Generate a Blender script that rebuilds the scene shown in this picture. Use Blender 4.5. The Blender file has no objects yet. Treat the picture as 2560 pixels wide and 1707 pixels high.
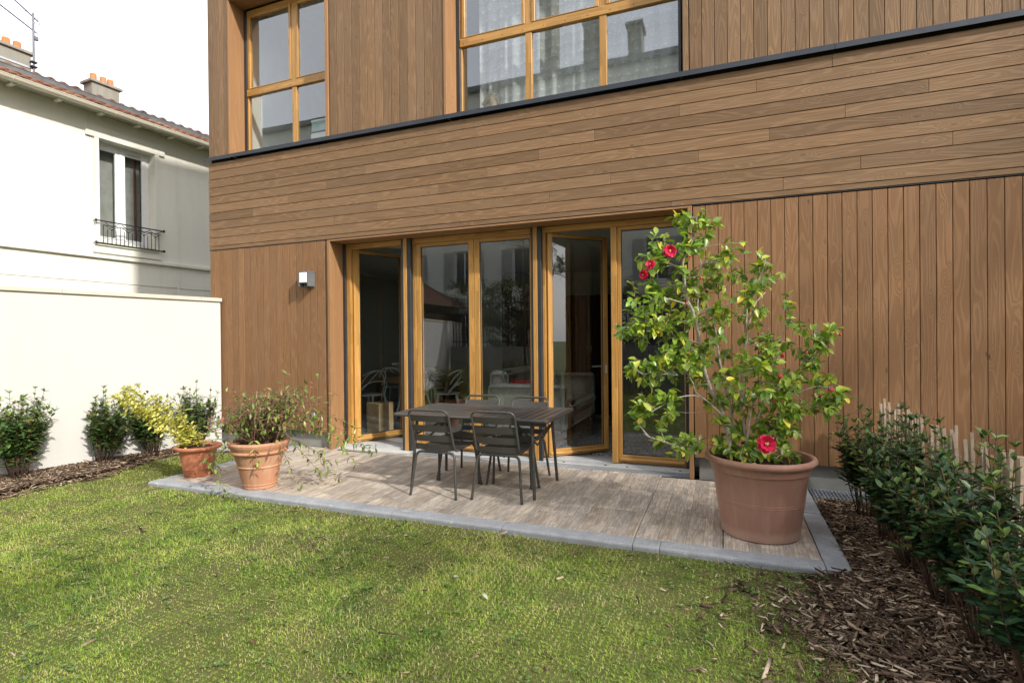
import bpy, math, random
import numpy as np
from mathutils import Vector, Matrix
random.seed(7)
RNG = np.random.default_rng(11)
SC = bpy.context.scene
COL = SC.collection
PI = math.pi

# ------------------------------------------------------------------ camera
yaw, pitch, roll = math.radians(21.4444), math.radians(-0.2510), math.radians(-0.5390)
cf = Vector((-math.sin(yaw) * math.cos(pitch), math.cos(yaw) * math.cos(pitch), math.sin(pitch)))
cr = Vector((math.cos(yaw), math.sin(yaw), 0))
cu = cr.cross(cf)
R_ = cr * math.cos(roll) + cu * math.sin(roll)
U_ = -cr * math.sin(roll) + cu * math.cos(roll)
cd = bpy.data.cameras.new('camera')
cam = bpy.data.objects.new('camera', cd)
COL.objects.link(cam)
cam.matrix_world = Matrix((
    (R_.x, U_.x, -cf.x, 0), (R_.y, U_.y, -cf.y, 0), (R_.z, U_.z, -cf.z, 1.45), (0, 0, 0, 1)))
cd.sensor_width = 36
cd.lens = 1342.69 / 2560 * 36
cd.clip_start = 0.05
cd.clip_end = 2000
SC.camera = cam

# ------------------------------------------------------------------ light
SUN = Vector((1.0, -0.43, 0.76)).normalized()          # direction towards the sun
W = bpy.data.worlds.new('World')
SC.world = W
W.use_nodes = True
nt = W.node_tree
nt.nodes.clear()
wo = nt.nodes.new('ShaderNodeOutputWorld')
bg = nt.nodes.new('ShaderNodeBackground')
sky = nt.nodes.new('ShaderNodeTexSky')
sky.sky_type = 'NISHITA'
sky.sun_disc = False
sky.sun_elevation = math.asin(SUN.z)
sky.sun_rotation = math.atan2(SUN.x, SUN.y)
sky.dust_density = 4.0
sky.air_density = 1.0
tcw = nt.nodes.new('ShaderNodeTexCoord')
nz = nt.nodes.new('ShaderNodeTexNoise')
nz.inputs['Scale'].default_value = 1.6
nz.inputs['Detail'].default_value = 5
nz.inputs['Roughness'].default_value = 0.55
rampw = nt.nodes.new('ShaderNodeMapRange')
rampw.inputs['From Min'].default_value = 0.3
rampw.inputs['From Max'].default_value = 0.7
rampw.inputs['To Min'].default_value = 0.62
rampw.inputs['To Max'].default_value = 0.93
mixw = nt.nodes.new('ShaderNodeMixRGB')
mixw.inputs['Color2'].default_value = (5.3, 5.35, 5.5, 1)
nt.links.new(tcw.outputs['Generated'], nz.inputs['Vector'])
nt.links.new(nz.outputs['Fac'], rampw.inputs['Value'])
nt.links.new(rampw.outputs['Result'], mixw.inputs['Fac'])
nt.links.new(sky.outputs['Color'], mixw.inputs['Color1'])
nt.links.new(mixw.outputs['Color'], bg.inputs['Color'])
bg.inputs['Strength'].default_value = 0.14
nt.links.new(bg.outputs['Background'], wo.inputs['Surface'])

sl = bpy.data.lights.new('sun', 'SUN')
sl.energy = 2.1
sl.angle = math.radians(2.0)
sl.color = (1.0, 0.95, 0.87)
so = bpy.data.objects.new('sun', sl)
COL.objects.link(so)
so.rotation_euler = (-SUN).to_track_quat('-Z', 'Y').to_euler()
so.location = (10, -6, 12)

SC.view_settings.view_transform = 'Standard'
SC.view_settings.look = 'None'
SC.view_settings.gamma = 1
SC.view_settings.use_curve_mapping = False
SC.view_settings.exposure = 1.33
SC.render.engine = 'CYCLES'
SC.cycles.use_denoising = True
SC.cycles.max_bounces = 10
SC.cycles.diffuse_bounces = 4
SC.cycles.glossy_bounces = 4
SC.cycles.transparent_max_bounces = 16
SC.cycles.sample_clamp_indirect = 6


# ------------------------------------------------------------------ material builder
class Mt:
    def __init__(s, name):
        s.m = bpy.data.materials.new(name)
        s.m.use_nodes = True
        s.t = s.m.node_tree
        s.t.nodes.clear()
        s.out = s.t.nodes.new('ShaderNodeOutputMaterial')

    def n(s, typ, ins=None, **props):
        nd = s.t.nodes.new('ShaderNode' + typ)
        for k, v in props.items():
            setattr(nd, k, v)
        for k, v in (ins or {}).items():
            s.set(nd.inputs[k], v)
        return nd

    def set(s, inp, v):
        if isinstance(v, bpy.types.NodeSocket):
            s.t.links.new(v, inp)
        elif isinstance(v, (tuple, list)) and len(v) == 3 and inp.type == 'RGBA':
            inp.default_value = (*v, 1)
        else:
            inp.default_value = v

    def math(s, op, a, b=0.0, c=0.0, clamp=False):
        nd = s.n('Math', {0: a, 1: b, 2: c}, operation=op, use_clamp=clamp)
        return nd.outputs[0]

    def vm(s, op, a, b=(0, 0, 0)):
        nd = s.n('VectorMath', {0: a, 1: b}, operation=op)
        return nd.outputs[0]

    def noise(s, vec, scale=1.0, detail=2.0, rough=0.5, dist=0.0):
        nd = s.n('TexNoise', {'Vector': vec, 'Scale': scale, 'Detail': detail, 'Roughness': rough, 'Distortion': dist})
        return nd.outputs['Fac']

    def mr(s, v, a, b, c, d, smooth=False):
        nd = s.n('MapRange', {'Value': v, 'From Min': a, 'From Max': b, 'To Min': c, 'To Max': d})
        if smooth:
            nd.interpolation_type = 'SMOOTHSTEP'
        return nd.outputs['Result']

    def mix(s, f, a, b, mode='MIX'):
        nd = s.n('MixRGB', {'Fac': f, 'Color1': a, 'Color2': b}, blend_type=mode)
        return nd.outputs[0]

    def obj(s):
        return s.n('TexCoord').outputs['Object']

    def gen(s):
        return s.n('TexCoord').outputs['Generated']

    def rnd(s):
        return s.n('ObjectInfo').outputs['Random']

    def pos(s):
        return s.n('NewGeometry').outputs['Position']

    def sep(s, v):
        nd = s.n('SeparateXYZ', {0: v})
        return nd.outputs

    def comb(s, x=0.0, y=0.0, z=0.0):
        return s.n('CombineXYZ', {0: x, 1: y, 2: z}).outputs[0]

    def bump(s, h, strength=0.3, dist=0.01):
        return s.n('Bump', {'Height': h, 'Strength': strength, 'Distance': dist}).outputs[0]

    def pbr(s, col, rough=0.6, spec=0.4, metal=0.0, nrm=None, **kw):
        ins = {'Base Color': col, 'Roughness': rough, 'Specular IOR Level': spec, 'Metallic': metal}
        ins.update(kw)
        b = s.n('BsdfPrincipled', ins)
        if nrm is not None:
            s.set(b.inputs['Normal'], nrm)
        return b.outputs[0]

    def end(s, sh):
        s.t.links.new(sh, s.out.inputs['Surface'])
        return s.m


def rand_offset(M, vec, k=(37.1, 17.3, 11.7)):
    r = M.rnd()
    off = M.vm('MULTIPLY', M.comb(r, M.math('FRACT', M.math('MULTIPLY', r, 7.13)), M.math('FRACT', M.math('MULTIPLY', r, 13.7))), k)
    return M.vm('ADD', vec, off), r


def mat_cladding(name, dark, light, grey, vmin=0.82, vmax=1.18, grain=1.0, rough=0.62):
    """stained larch board, grain runs along local X"""
    M = Mt(name)
    v, r = rand_offset(M, M.obj())
    # knots
    kn = M.n('TexVoronoi', {'Vector': M.vm('MULTIPLY', v, (2.1, 7.5, 3.0)), 'Scale': 1.0, 'Randomness': 1.0}, feature='F1').outputs['Distance']
    kk = M.mr(kn, 0.03, 0.34, 1.0, 0.0, True)
    base = M.noise(M.vm('MULTIPLY', v, (0.8, 9.0, 6.0)), 1.0, 1.5, 0.5, 0.2)
    bb = M.math('ADD', base, M.math('MULTIPLY', kk, 0.34))
    ring = M.math('SINE', M.math('MULTIPLY', bb, 62.0 * grain))
    ringw = M.mr(ring, -0.2, 1.0, 0.0, 1.0, True)
    fib = M.noise(M.vm('MULTIPLY', v, (5.0, 260.0, 160.0)), 1.0, 3.0, 0.6)
    fib2 = M.noise(M.vm('MULTIPLY', v, (1.2, 40.0, 30.0)), 1.0, 2.0, 0.5)
    stain = M.noise(M.vm('MULTIPLY', v, (0.9, 3.0, 3.0)), 1.0, 4.0, 0.6)
    c = M.mix(M.mr(ringw, 0, 1, 0.18, 0.82), dark, light)
    c = M.mix(M.mr(fib, 0.3, 0.7, 0.0, 0.6), c, dark)
    c = M.mix(M.mr(stain, 0.35, 0.75, 0.0, 0.55), c, grey)
    c = M.mix(M.mr(kn, 0.02, 0.075, 0.75, 0.0, True), c, (0.055, 0.030, 0.016))
    # each board its own tone
    tone = M.mr(M.math('FRACT', M.math('MULTIPLY', r, 91.7)), 0, 1, vmin, vmax)
    hue = M.mr(M.math('FRACT', M.math('MULTIPLY', r, 47.3)), 0, 1, 0.0, 0.45)
    c = M.mix(hue, c, M.mix(1.0, c, (0.97, 1.02, 1.12), 'MULTIPLY'))
    c = M.n('HueSaturation', {'Color': c, 'Value': tone, 'Saturation': 1.0}).outputs[0]
    # small pale chips / droppings
    sp = M.n('TexVoronoi', {'Vector': M.vm('MULTIPLY', v, (6.0, 6.0, 6.0)), 'Scale': 1.0}, feature='F1').outputs['Distance']
    c = M.mix(M.mr(sp, 0.012, 0.022, 0.6, 0.0), c, (0.5, 0.48, 0.44))
    h = M.math('ADD', M.math('MULTIPLY', ringw, 0.7), M.math('MULTIPLY', fib, 0.5))
    h = M.math('ADD', h, M.math('MULTIPLY', fib2, 0.5))
    return M.end(M.pbr(c, rough, 0.3, nrm=M.bump(h, 0.42, 0.0022)))


def mat_pine(name, dark, light, seg=0.42):
    """honey pine joinery with finger joints, grain along local X"""
    M = Mt(name)
    v, r = rand_offset(M, M.obj())
    s = M.sep(v)
    cell = M.math('FLOOR', M.math('DIVIDE', M.math('ADD', s[0], M.math('MULTIPLY', M.math('FLOOR', M.math('MULTIPLY', s[1], 26.0)), 0.17)), seg))
    wn = M.n('TexWhiteNoise', {'Vector': M.comb(cell, M.math('FLOOR', M.math('MULTIPLY', s[1], 26.0)), r)}, noise_dimensions='3D').outputs['Value']
    fib = M.noise(M.vm('MULTIPLY', v, (2.2, 120.0, 120.0)), 1.0, 3.0, 0.6)
    rg = M.math('SINE', M.math('MULTIPLY', M.noise(M.vm('MULTIPLY', v, (0.8, 16.0, 16.0)), 1.0, 1.0), 70.0))
    c = M.mix(M.mr(rg, -1, 1, 0.25, 0.8), dark, light)
    c = M.mix(M.mr(fib, 0.35, 0.7, 0.0, 0.4), c, dark)
    c = M.n('HueSaturation', {'Color': c, 'Value': M.mr(wn, 0, 1, 0.80, 1.12), 'Saturation': 1.0}).outputs[0]
    return M.end(M.pbr(c, 0.38, 0.45, nrm=M.bump(fib, 0.12, 0.001)))


def mat_plain(name, col, rough=0.5, spec=0.4, metal=0.0, var=0.12, scale=6.0, bump=0.0, bscale=60.0, col2=None):
    M = Mt(name)
    p = M.obj()
    n1 = M.noise(p, scale, 5.0, 0.6)
    c2 = col2 or tuple(x * (1 - var * 2.2) for x in col)
    c = M.mix(M.mr(n1, 0.3, 0.72, 0, 1), col, c2)
    nrm = None
    if bump:
        nrm = M.bump(M.noise(p, bscale, 4.0, 0.6), bump, 0.004)
    return M.end(M.pbr(c, rough, spec, metal, nrm))


def mat_render(name, col, col2, bscale=(60, 60, 150), bump=0.35, dirt=0.0):
    M = Mt(name)
    p = M.obj()
    n1 = M.noise(M.vm('MULTIPLY', p, (1.2, 1.2, 0.7)), 1.0, 6.0, 0.65)
    streak = M.noise(M.vm('MULTIPLY', p, (5, 5, 0.35)), 1.0, 4.0, 0.6)
    c = M.mix(M.mr(n1, 0.35, 0.7, 0, 1), col, col2)
    c = M.mix(M.mr(streak, 0.55, 0.8, 0, dirt), c, tuple(x * 0.62 for x in col2))
    b1 = M.noise(M.vm('MULTIPLY', p, bscale), 1.0, 4.0, 0.7)
    b2 = M.noise(M.vm('MULTIPLY', p, (9, 9, 26)), 1.0, 3.0, 0.6)
    h = M.math('ADD', b1, M.math('MULTIPLY', b2, 0.8))
    return M.end(M.pbr(c, 0.9, 0.2, nrm=M.bump(h, bump, 0.006)))


def mat_leaf(name, base, young, old, use_attr=True, rough=0.32, transl=0.28, var=0.25, spec=0.55):
    M = Mt(name)
    if use_attr:
        t = M.n('Attribute', attribute_name='tint').outputs['Fac']
    else:
        t = M.rnd()
    t2 = M.math('FRACT', M.math('MULTIPLY', t, 17.7))
    c = M.mix(M.mr(t, 0.55, 1.0, 0, 1), base, young)
    c = M.mix(M.mr(t2, 0.92, 0.98, 0, 1), c, old)
    c = M.n('HueSaturation', {'Color': c, 'Value': M.mr(t2, 0, 0.88, 1 - var, 1 + var)}).outputs[0]
    n1 = M.noise(M.pos(), 60.0, 2.0)
    c = M.mix(M.mr(n1, 0.4, 0.7, 0.0, 0.25), c, M.mix(1.0, c, (1.5, 1.3, 0.8), 'MULTIPLY'))
    p = M.pbr(c, rough, spec, nrm=M.bump(n1, 0.15, 0.003))
    tr = M.n('BsdfTranslucent', {'Color': M.mix(1.0, c, (1.5, 1.6, 0.6), 'MULTIPLY')}).outputs[0]
    mx = M.n('MixShader', {0: transl, 1: p, 2: tr}).outputs[0]
    return M.end(mx)


def mat_glass(name, base=0.16, tint=(0.93, 0.95, 0.94)):
    M = Mt(name)
    g = M.n('NewGeometry')
    lw = M.n('LayerWeight', {'Blend': 0.5}).outputs['Facing']
    fr = M.math('ADD', M.math('MULTIPLY', M.math('POWER', lw, 4.0), 0.8), base)
    fr = M.math('MINIMUM', fr, 0.95)
    fr = M.math('MULTIPLY', fr, M.math('SUBTRACT', 1.0, g.outputs['Backfacing']))
    wob = M.noise(M.pos(), 0.9, 1.0)
    gl = M.n('BsdfGlossy', {'Color': (0.93, 0.96, 1.0), 'Roughness': 0.004, 'Normal': M.bump(wob, 0.05, 0.02)}).outputs[0]
    tr = M.n('BsdfTransparent', {'Color': tint}).outputs[0]
    return M.end(M.n('MixShader', {0: fr, 1: tr, 2: gl}).outputs[0])


CLAD = mat_cladding('larch_cladding', (0.165, 0.092, 0.044), (0.295, 0.176, 0.090), (0.200, 0.128, 0.073), 0.80, 1.16, 1.2)
CLADV = mat_cladding('larch_cladding_warm', (0.195, 0.097, 0.042), (0.305, 0.164, 0.076), (0.222, 0.124, 0.062), 0.90, 1.07, grain=1.05)
LINING = mat_cladding('larch_lining', (0.27, 0.140, 0.060), (0.35, 0.19, 0.085), (0.25, 0.14, 0.072), 0.92, 1.08, grain=0.45)
PINE = mat_pine('honey_pine', (0.37, 0.185, 0.045), (0.52, 0.29, 0.085))
ANTHRA = mat_plain('anthracite_metal', (0.030, 0.034, 0.042), 0.45, 0.5, 0.0, 0.15)
FLASH = mat_plain('dark_blue_grey_flashing', (0.045, 0.053, 0.068), 0.5, 0.5, 0.3, 0.1)
BACKING = mat_plain('dark_membrane', (0.030, 0.021, 0.015), 0.9, 0.1)
GLASS = mat_glass('window_glass', 0.135)
GLASSUP = mat_glass('window_glass_upper', 0.19, (0.93, 0.95, 0.95))
CONC = mat_plain('concrete', (0.27, 0.27, 0.255), 0.85, 0.2, var=0.16, scale=3.0, bump=0.25, bscale=40)
SILLC = mat_plain('pale_concrete', (0.50, 0.50, 0.47), 0.8, 0.2, var=0.08, scale=8.0, bump=0.2, bscale=50)
ALU = mat_plain('aluminium', (0.58, 0.59, 0.60), 0.4, 0.5, 0.25, 0.08)
GALV = mat_plain('galvanised_steel', (0.46, 0.49, 0.54), 0.42, 0.5, 0.3, 0.12)
WHITEP = mat_plain('white_paint', (0.78, 0.79, 0.80), 0.4, 0.4, var=0.03)
WHITEPL = mat_plain('pale_plastic', (0.78, 0.84, 0.82), 0.35, 0.5, var=0.03)
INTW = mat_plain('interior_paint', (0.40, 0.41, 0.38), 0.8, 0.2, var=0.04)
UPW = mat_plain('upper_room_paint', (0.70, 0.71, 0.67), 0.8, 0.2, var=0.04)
INTF = mat_plain('interior_floor_tile', (0.30, 0.30, 0.31), 0.35, 0.5, var=0.08)
METAL = mat_plain('brown_grey_powder_coat', (0.060, 0.056, 0.050), 0.42, 0.45, 0.0, 0.1, 9.0)
METALT = mat_plain('dusty_powder_coat', (0.054, 0.051, 0.049), 0.40, 0.5, 0.0, 0.2, 2.5, col2=(0.074, 0.064, 0.056))
IRON = mat_plain('black_iron', (0.020, 0.020, 0.022), 0.5, 0.4)
ZINC = mat_plain('weathered_zinc', (0.16, 0.165, 0.165), 0.55, 0.5, 0.4, 0.2)
RENDW = mat_render('white_render', (0.53, 0.525, 0.505), (0.505, 0.495, 0.47), bump=0.35, dirt=0.12)
RENDC = mat_render('cream_render', (0.73, 0.715, 0.645), (0.67, 0.655, 0.58), (30, 30, 110), 0.55, 0.35)
TRIMC = mat_render('smooth_cream_trim', (0.72, 0.71, 0.64), (0.66, 0.65, 0.57), (60, 60, 60), 0.2, 0.25)
COPING = mat_render('stone_coping', (0.56, 0.50, 0.42), (0.50, 0.44, 0.37), (60, 60, 60), 0.15, 0.2)
GUTTER = mat_plain('cream_pvc', (0.60, 0.56, 0.46), 0.35, 0.5, var=0.06)
CHIMC = mat_render('weathered_chimney', (0.27, 0.26, 0.225), (0.20, 0.195, 0.17), (30, 30, 30), 0.4, 0.8)
POTOR = mat_plain('orange_clay_pot', (0.58, 0.22, 0.09), 0.8, 0.2, var=0.15, scale=9)
SOIL = mat_plain('potting_soil', (0.075, 0.045, 0.030), 0.95, 0.1, var=0.3, scale=30, bump=0.9, bscale=60)


def mat_terracotta(name, col, col2, pale, rough=0.6, amount=0.45, base=0.0):
    M = Mt(name)
    p = M.obj()
    n1 = M.noise(M.vm('MULTIPLY', p, (3, 3, 3)), 1.0, 6.0, 0.65)
    n2 = M.noise(M.vm('MULTIPLY', p, (14, 14, 1.4)), 1.0, 4.0, 0.6)
    c = M.mix(M.mr(n1, 0.35, 0.7, 0, 1), col, col2)
    c = M.mix(M.mr(n2, 0.50, 0.75, 0, amount), c, pale)
    z = M.sep(p)[2]
    if base:
        zz = M.math('ADD', z, M.math('MULTIPLY', M.math('SUBTRACT', n2, 0.5), 0.05))
        c = M.mix(M.mr(zz, 0.05, 0.09, 0.7, 0.0), c, pale)
        c = M.mix(M.mr(M.noise(M.vm('MULTIPLY', p, (26, 26, 2.2)), 1.0, 3.0), 0.62, 0.74, 0, 0.35), c, pale)
    ring = M.noise(M.comb(0.0, 0.0, M.math('MULTIPLY', z, 60.0)), 1.0, 2.0)
    return M.end(M.pbr(c, rough, 0.3, nrm=M.bump(M.math('ADD', ring, M.noise(p, 90.0, 3.0)), 0.12, 0.004)))


TERRA1 = mat_terracotta('bright_terracotta', (0.44, 0.165, 0.085), (0.38, 0.135, 0.07), (0.50, 0.24, 0.15), 0.65, 0.35)
TERRA2 = mat_terracotta('pale_terracotta', (0.46, 0.235, 0.135), (0.39, 0.19, 0.11), (0.55, 0.37, 0.26), 0.7, 0.6)
TERRA3 = mat_terracotta('dull_terracotta_plastic', (0.41, 0.220, 0.165), (0.36, 0.19, 0.14), (0.50, 0.33, 0.27), 0.45, 0.5, 0.09)


def mat_tile():
    """porcelain tile printed with narrow oak strips running along local Y"""
    M = Mt('wood_print_porcelain')
    o = M.obj()
    r = M.rnd()
    s = M.sep(o)
    xi = M.math('ADD', M.math('DIVIDE', s[0], 0.0745), M.math('MULTIPLY', M.math('SINE', M.math('MULTIPLY', s[0], 23.0)), 0.30))
    strip = M.math('FLOOR', xi)
    rs = M.n('TexWhiteNoise', {'Vector': M.comb(strip, r, 3.0)}, noise_dimensions='3D').outputs['Value']
    yo = M.math('ADD', M.math('DIVIDE', s[1], 0.46), M.math('MULTIPLY', rs, 5.0))
    seg = M.math('FLOOR', yo)
    rr = M.n('TexWhiteNoise', {'Vector': M.comb(strip, seg, M.math('ADD', r, 9.0))}, noise_dimensions='3D')
    rv = rr.outputs['Value']
    rc = rr.outputs['Color']
    v = M.vm('ADD', o, M.vm('MULTIPLY', rc, (7.0, 9.0, 5.0)))
    n1 = M.noise(M.vm('MULTIPLY', v, (22.0, 2.2, 1.0)), 1.0, 3.0, 0.55, 0.4)
    rg = M.math('SINE', M.math('MULTIPLY', n1, 34.0))
    fib = M.noise(M.vm('MULTIPLY', v, (230.0, 9.0, 1.0)), 1.0, 3.0, 0.65)
    bl = M.noise(M.vm('MULTIPLY', v, (9.0, 5.0, 1.0)), 1.0, 4.0, 0.6)
    light = M.mix(M.mr(rv, 0, 1, 0, 1), (0.61, 0.535, 0.435), (0.52, 0.46, 0.395))
    dark = M.mix(M.mr(rv, 0, 1, 0, 1), (0.30, 0.235, 0.18), (0.255, 0.225, 0.20))
    c = M.mix(M.mr(rg, -1, 1, 0.0, 0.75), light, dark)
    c = M.mix(M.mr(fib, 0.35, 0.7, 0, 0.35), c, dark)
    c = M.mix(M.mr(bl, 0.5, 0.8, 0, 0.6), c, (0.20, 0.165, 0.135))
    c = M.n('HueSaturation', {'Color': c, 'Value': M.mr(M.math('FRACT', M.math('MULTIPLY', rv, 5.3)), 0, 1, 0.76, 1.14)}).outputs[0]
    fx = M.math('FRACT', xi)
    fy = M.math('FRACT', yo)
    ex = M.math('MINIMUM', fx, M.math('SUBTRACT', 1.0, fx))
    ey = M.math('MINIMUM', fy, M.math('SUBTRACT', 1.0, fy))
    ln = M.math('MAXIMUM', M.mr(ex, 0.008, 0.024, 1.0, 0.0), M.mr(ey, 0.0015, 0.0045, 1.0, 0.0))
    c = M.mix(M.math('MULTIPLY', ln, 0.8), c, (0.12, 0.10, 0.08))
    dirt = M.noise(M.pos(), 2.3, 5.0, 0.65)
    c = M.mix(M.mr(dirt, 0.45, 0.75, 0, 0.2), c, (0.36, 0.34, 0.31))
    return M.end(M.pbr(c, M.mr(dirt, 0.3, 0.7, 0.42, 0.62), 0.4, nrm=M.bump(M.math('ADD', fib, M.math('MULTIPLY', rg, 0.3)), 0.1, 0.001)))


TILE = mat_tile()


def mat_kerb():
    M = Mt('grey_concrete_kerb')
    v, r = rand_offset(M, M.obj(), (3, 5, 2))
    sp = M.noise(v, 120.0, 4.0, 0.75)
    n1 = M.noise(v, 6.0, 6.0, 0.7)
    c = M.mix(M.mr(n1, 0.35, 0.7, 0, 1), (0.34, 0.355, 0.375), (0.25, 0.26, 0.275))
    c = M.mix(M.mr(sp, 0.48, 0.66, 0, 0.6), c, (0.13, 0.133, 0.14))
    st = M.noise(M.vm('MULTIPLY', v, (9, 22, 9)), 1.0, 3.0, 0.5, 0.5)
    c = M.mix(M.mr(st, 0.66, 0.74, 0, 0.65), c, (0.52, 0.52, 0.50))
    return M.end(M.pbr(c, 0.85, 0.25, nrm=M.bump(sp, 0.35, 0.002)))


KERB = mat_kerb()


def mat_ground(name, a, b, c3, sc=3.0):
    M = Mt(name)
    p = M.pos()
    n1 = M.noise(p, sc, 6.0, 0.65)
    n2 = M.noise(p, 70.0, 4.0, 0.7)
    c = M.mix(M.mr(n1, 0.35, 0.65, 0, 1), a, b)
    c = M.mix(M.mr(n2, 0.4, 0.65, 0, 0.8), c, c3)
    return M.end(M.pbr(c, 0.95, 0.1, nrm=M.bump(n2, 0.9, 0.02)))


GROUND = mat_ground('lawn_soil', (0.095, 0.130, 0.028), (0.135, 0.145, 0.046), (0.100, 0.082, 0.044))
MULCHG = mat_ground('dark_mulch_soil', (0.055, 0.034, 0.022), (0.085, 0.050, 0.032), (0.03, 0.02, 0.014), 8.0)


def mat_blades():
    M = Mt('grass_blades')
    t = M.n('Attribute', attribute_name='tint').outputs['Fac']
    g = M.n('ValToRGB', {'Fac': t})
    cr_ = g.color_ramp
    cr_.elements[0].position = 0.0
    cr_.elements[0].color = (0.060, 0.130, 0.020, 1)
    cr_.elements[1].position = 1.0
    cr_.elements[1].color = (0.46, 0.39, 0.24, 1)
    for pz, cc in ((0.28, (0.175, 0.290, 0.036)), (0.55, (0.300, 0.410, 0.060)), (0.76, (0.39, 0.45, 0.09)), (0.86, (0.48, 0.44, 0.19))):
        e = cr_.elements.new(pz)
        e.color = (*cc, 1)
    p = M.pbr(g.outputs[0], 0.55, 0.25)
    tr = M.n('BsdfTranslucent', {'Color': M.mix(1.0, g.outputs[0], (1.2, 1.25, 0.8), 'MULTIPLY')}).outputs[0]
    return M.end(M.n('MixShader', {0: 0.3, 1: p, 2: tr}).outputs[0])


BLADES = mat_blades()


def mat_tintramp(name, stops, rough=0.85, spec=0.15, bump=0.4):
    M = Mt(name)
    t = M.n('Attribute', attribute_name='tint').outputs['Fac']
    g = M.n('ValToRGB', {'Fac': t})
    cr_ = g.color_ramp
    cr_.elements[0].position = stops[0][0]
    cr_.elements[0].color = (*stops[0][1], 1)
    cr_.elements[1].position = stops[-1][0]
    cr_.elements[1].color = (*stops[-1][1], 1)
    for pz, cc in stops[1:-1]:
        cr_.elements.new(pz).color = (*cc, 1)
    n2 = M.noise(M.pos(), 130.0, 3.0, 0.6)
    c = M.mix(M.mr(n2, 0.35, 0.7, 0, 0.5), g.outputs[0], M.mix(1.0, g.outputs[0], (0.45, 0.42, 0.40), 'MULTIPLY'))
    return M.end(M.pbr(c, rough, spec, nrm=M.bump(n2, bump, 0.004)))


CHIPS = mat_tintramp('wood_chips', [(0, (0.045, 0.030, 0.021)), (0.35, (0.125, 0.082, 0.055)), (0.62, (0.235, 0.165, 0.112)), (0.84, (0.38, 0.29, 0.205)), (1.0, (0.54, 0.45, 0.34))])
RTILE = mat_tintramp('clay_roof_tile', [(0, (0.10, 0.045, 0.032)), (0.3, (0.18, 0.082, 0.055)), (0.7, (0.25, 0.12, 0.082)), (1.0, (0.32, 0.21, 0.16))])
GRAVEL = mat_tintramp('pebbles', [(0, (0.20, 0.20, 0.19)), (0.5, (0.36, 0.35, 0.33)), (1.0, (0.6, 0.58, 0.54))])
BARK = mat_plain('grey_bark', (0.52, 0.46, 0.39), 0.85, 0.2, var=0.2, scale=40, bump=0.4)
BARKD = mat_plain('brown_bark', (0.13, 0.085, 0.06), 0.85, 0.2, var=0.2, scale=40, bump=0.4)
VINEB = mat_plain('vine_stem', (0.24, 0.13, 0.10), 0.8, 0.2, var=0.25, scale=30)
CHEST = mat_plain('split_chestnut', (0.42, 0.33, 0.24), 0.85, 0.2, var=0.25, scale=9, bump=0.5, bscale=25, col2=(0.24, 0.185, 0.14))
POSTW = mat_plain('sawn_pale_post', (0.44, 0.36, 0.25), 0.8, 0.2, var=0.12, scale=4, bump=0.3)

LCAM = mat_leaf('camellia_leaf', (0.150, 0.260, 0.034), (0.40, 0.48, 0.060), (0.58, 0.48, 0.045), True, 0.33, 0.22, 0.30, 0.6)
LCAMO = mat_leaf('camellia_leaf_single', (0.150, 0.260, 0.034), (0.40, 0.48, 0.060), (0.58, 0.48, 0.045), False, 0.33, 0.22, 0.30, 0.6)
LHEDGE = mat_leaf('hedge_leaf', (0.028, 0.070, 0.032), (0.125, 0.20, 0.045), (0.13, 0.085, 0.03), True, 0.38, 0.15, 0.35, 0.38)
LHEDGEO = mat_leaf('hedge_leaf_single', (0.028, 0.070, 0.032), (0.125, 0.20, 0.045), (0.13, 0.085, 0.03), False, 0.38, 0.15, 0.35, 0.38)
LWALL = mat_leaf('wall_shrub_leaf', (0.050, 0.105, 0.030), (0.19, 0.27, 0.055), (0.17, 0.11, 0.05), True, 0.36, 0.2, 0.35, 0.4)
LYEL = mat_leaf('golden_leaf', (0.46, 0.45, 0.10), (0.68, 0.64, 0.24), (0.20, 0.27, 0.05), True, 0.4, 0.25, 0.2)
LVINE = mat_leaf('vine_leaf', (0.115, 0.180, 0.040), (0.26, 0.32, 0.07), (0.24, 0.085, 0.055), True, 0.35, 0.25, 0.35)
LTREE = mat_leaf('tree_leaf', (0.05, 0.085, 0.02), (0.12, 0.16, 0.03), (0.12, 0.08, 0.03), True, 0.5, 0.25, 0.3)
LWEED = mat_leaf('weed_leaf', (0.09, 0.17, 0.04), (0.19, 0.27, 0.07), (0.3, 0.25, 0.12), True, 0.5, 0.25, 0.3)
PETAL = mat_plain('crimson_petal', (0.68, 0.016, 0.075), 0.5, 0.3, var=0.12, scale=20)
STAMEN = mat_plain('pale_yellow_stamen', (0.75, 0.50, 0.22), 0.6, 0.3)
BUD = mat_plain('pink_bud', (0.60, 0.05, 0.07), 0.5, 0.3)


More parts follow.
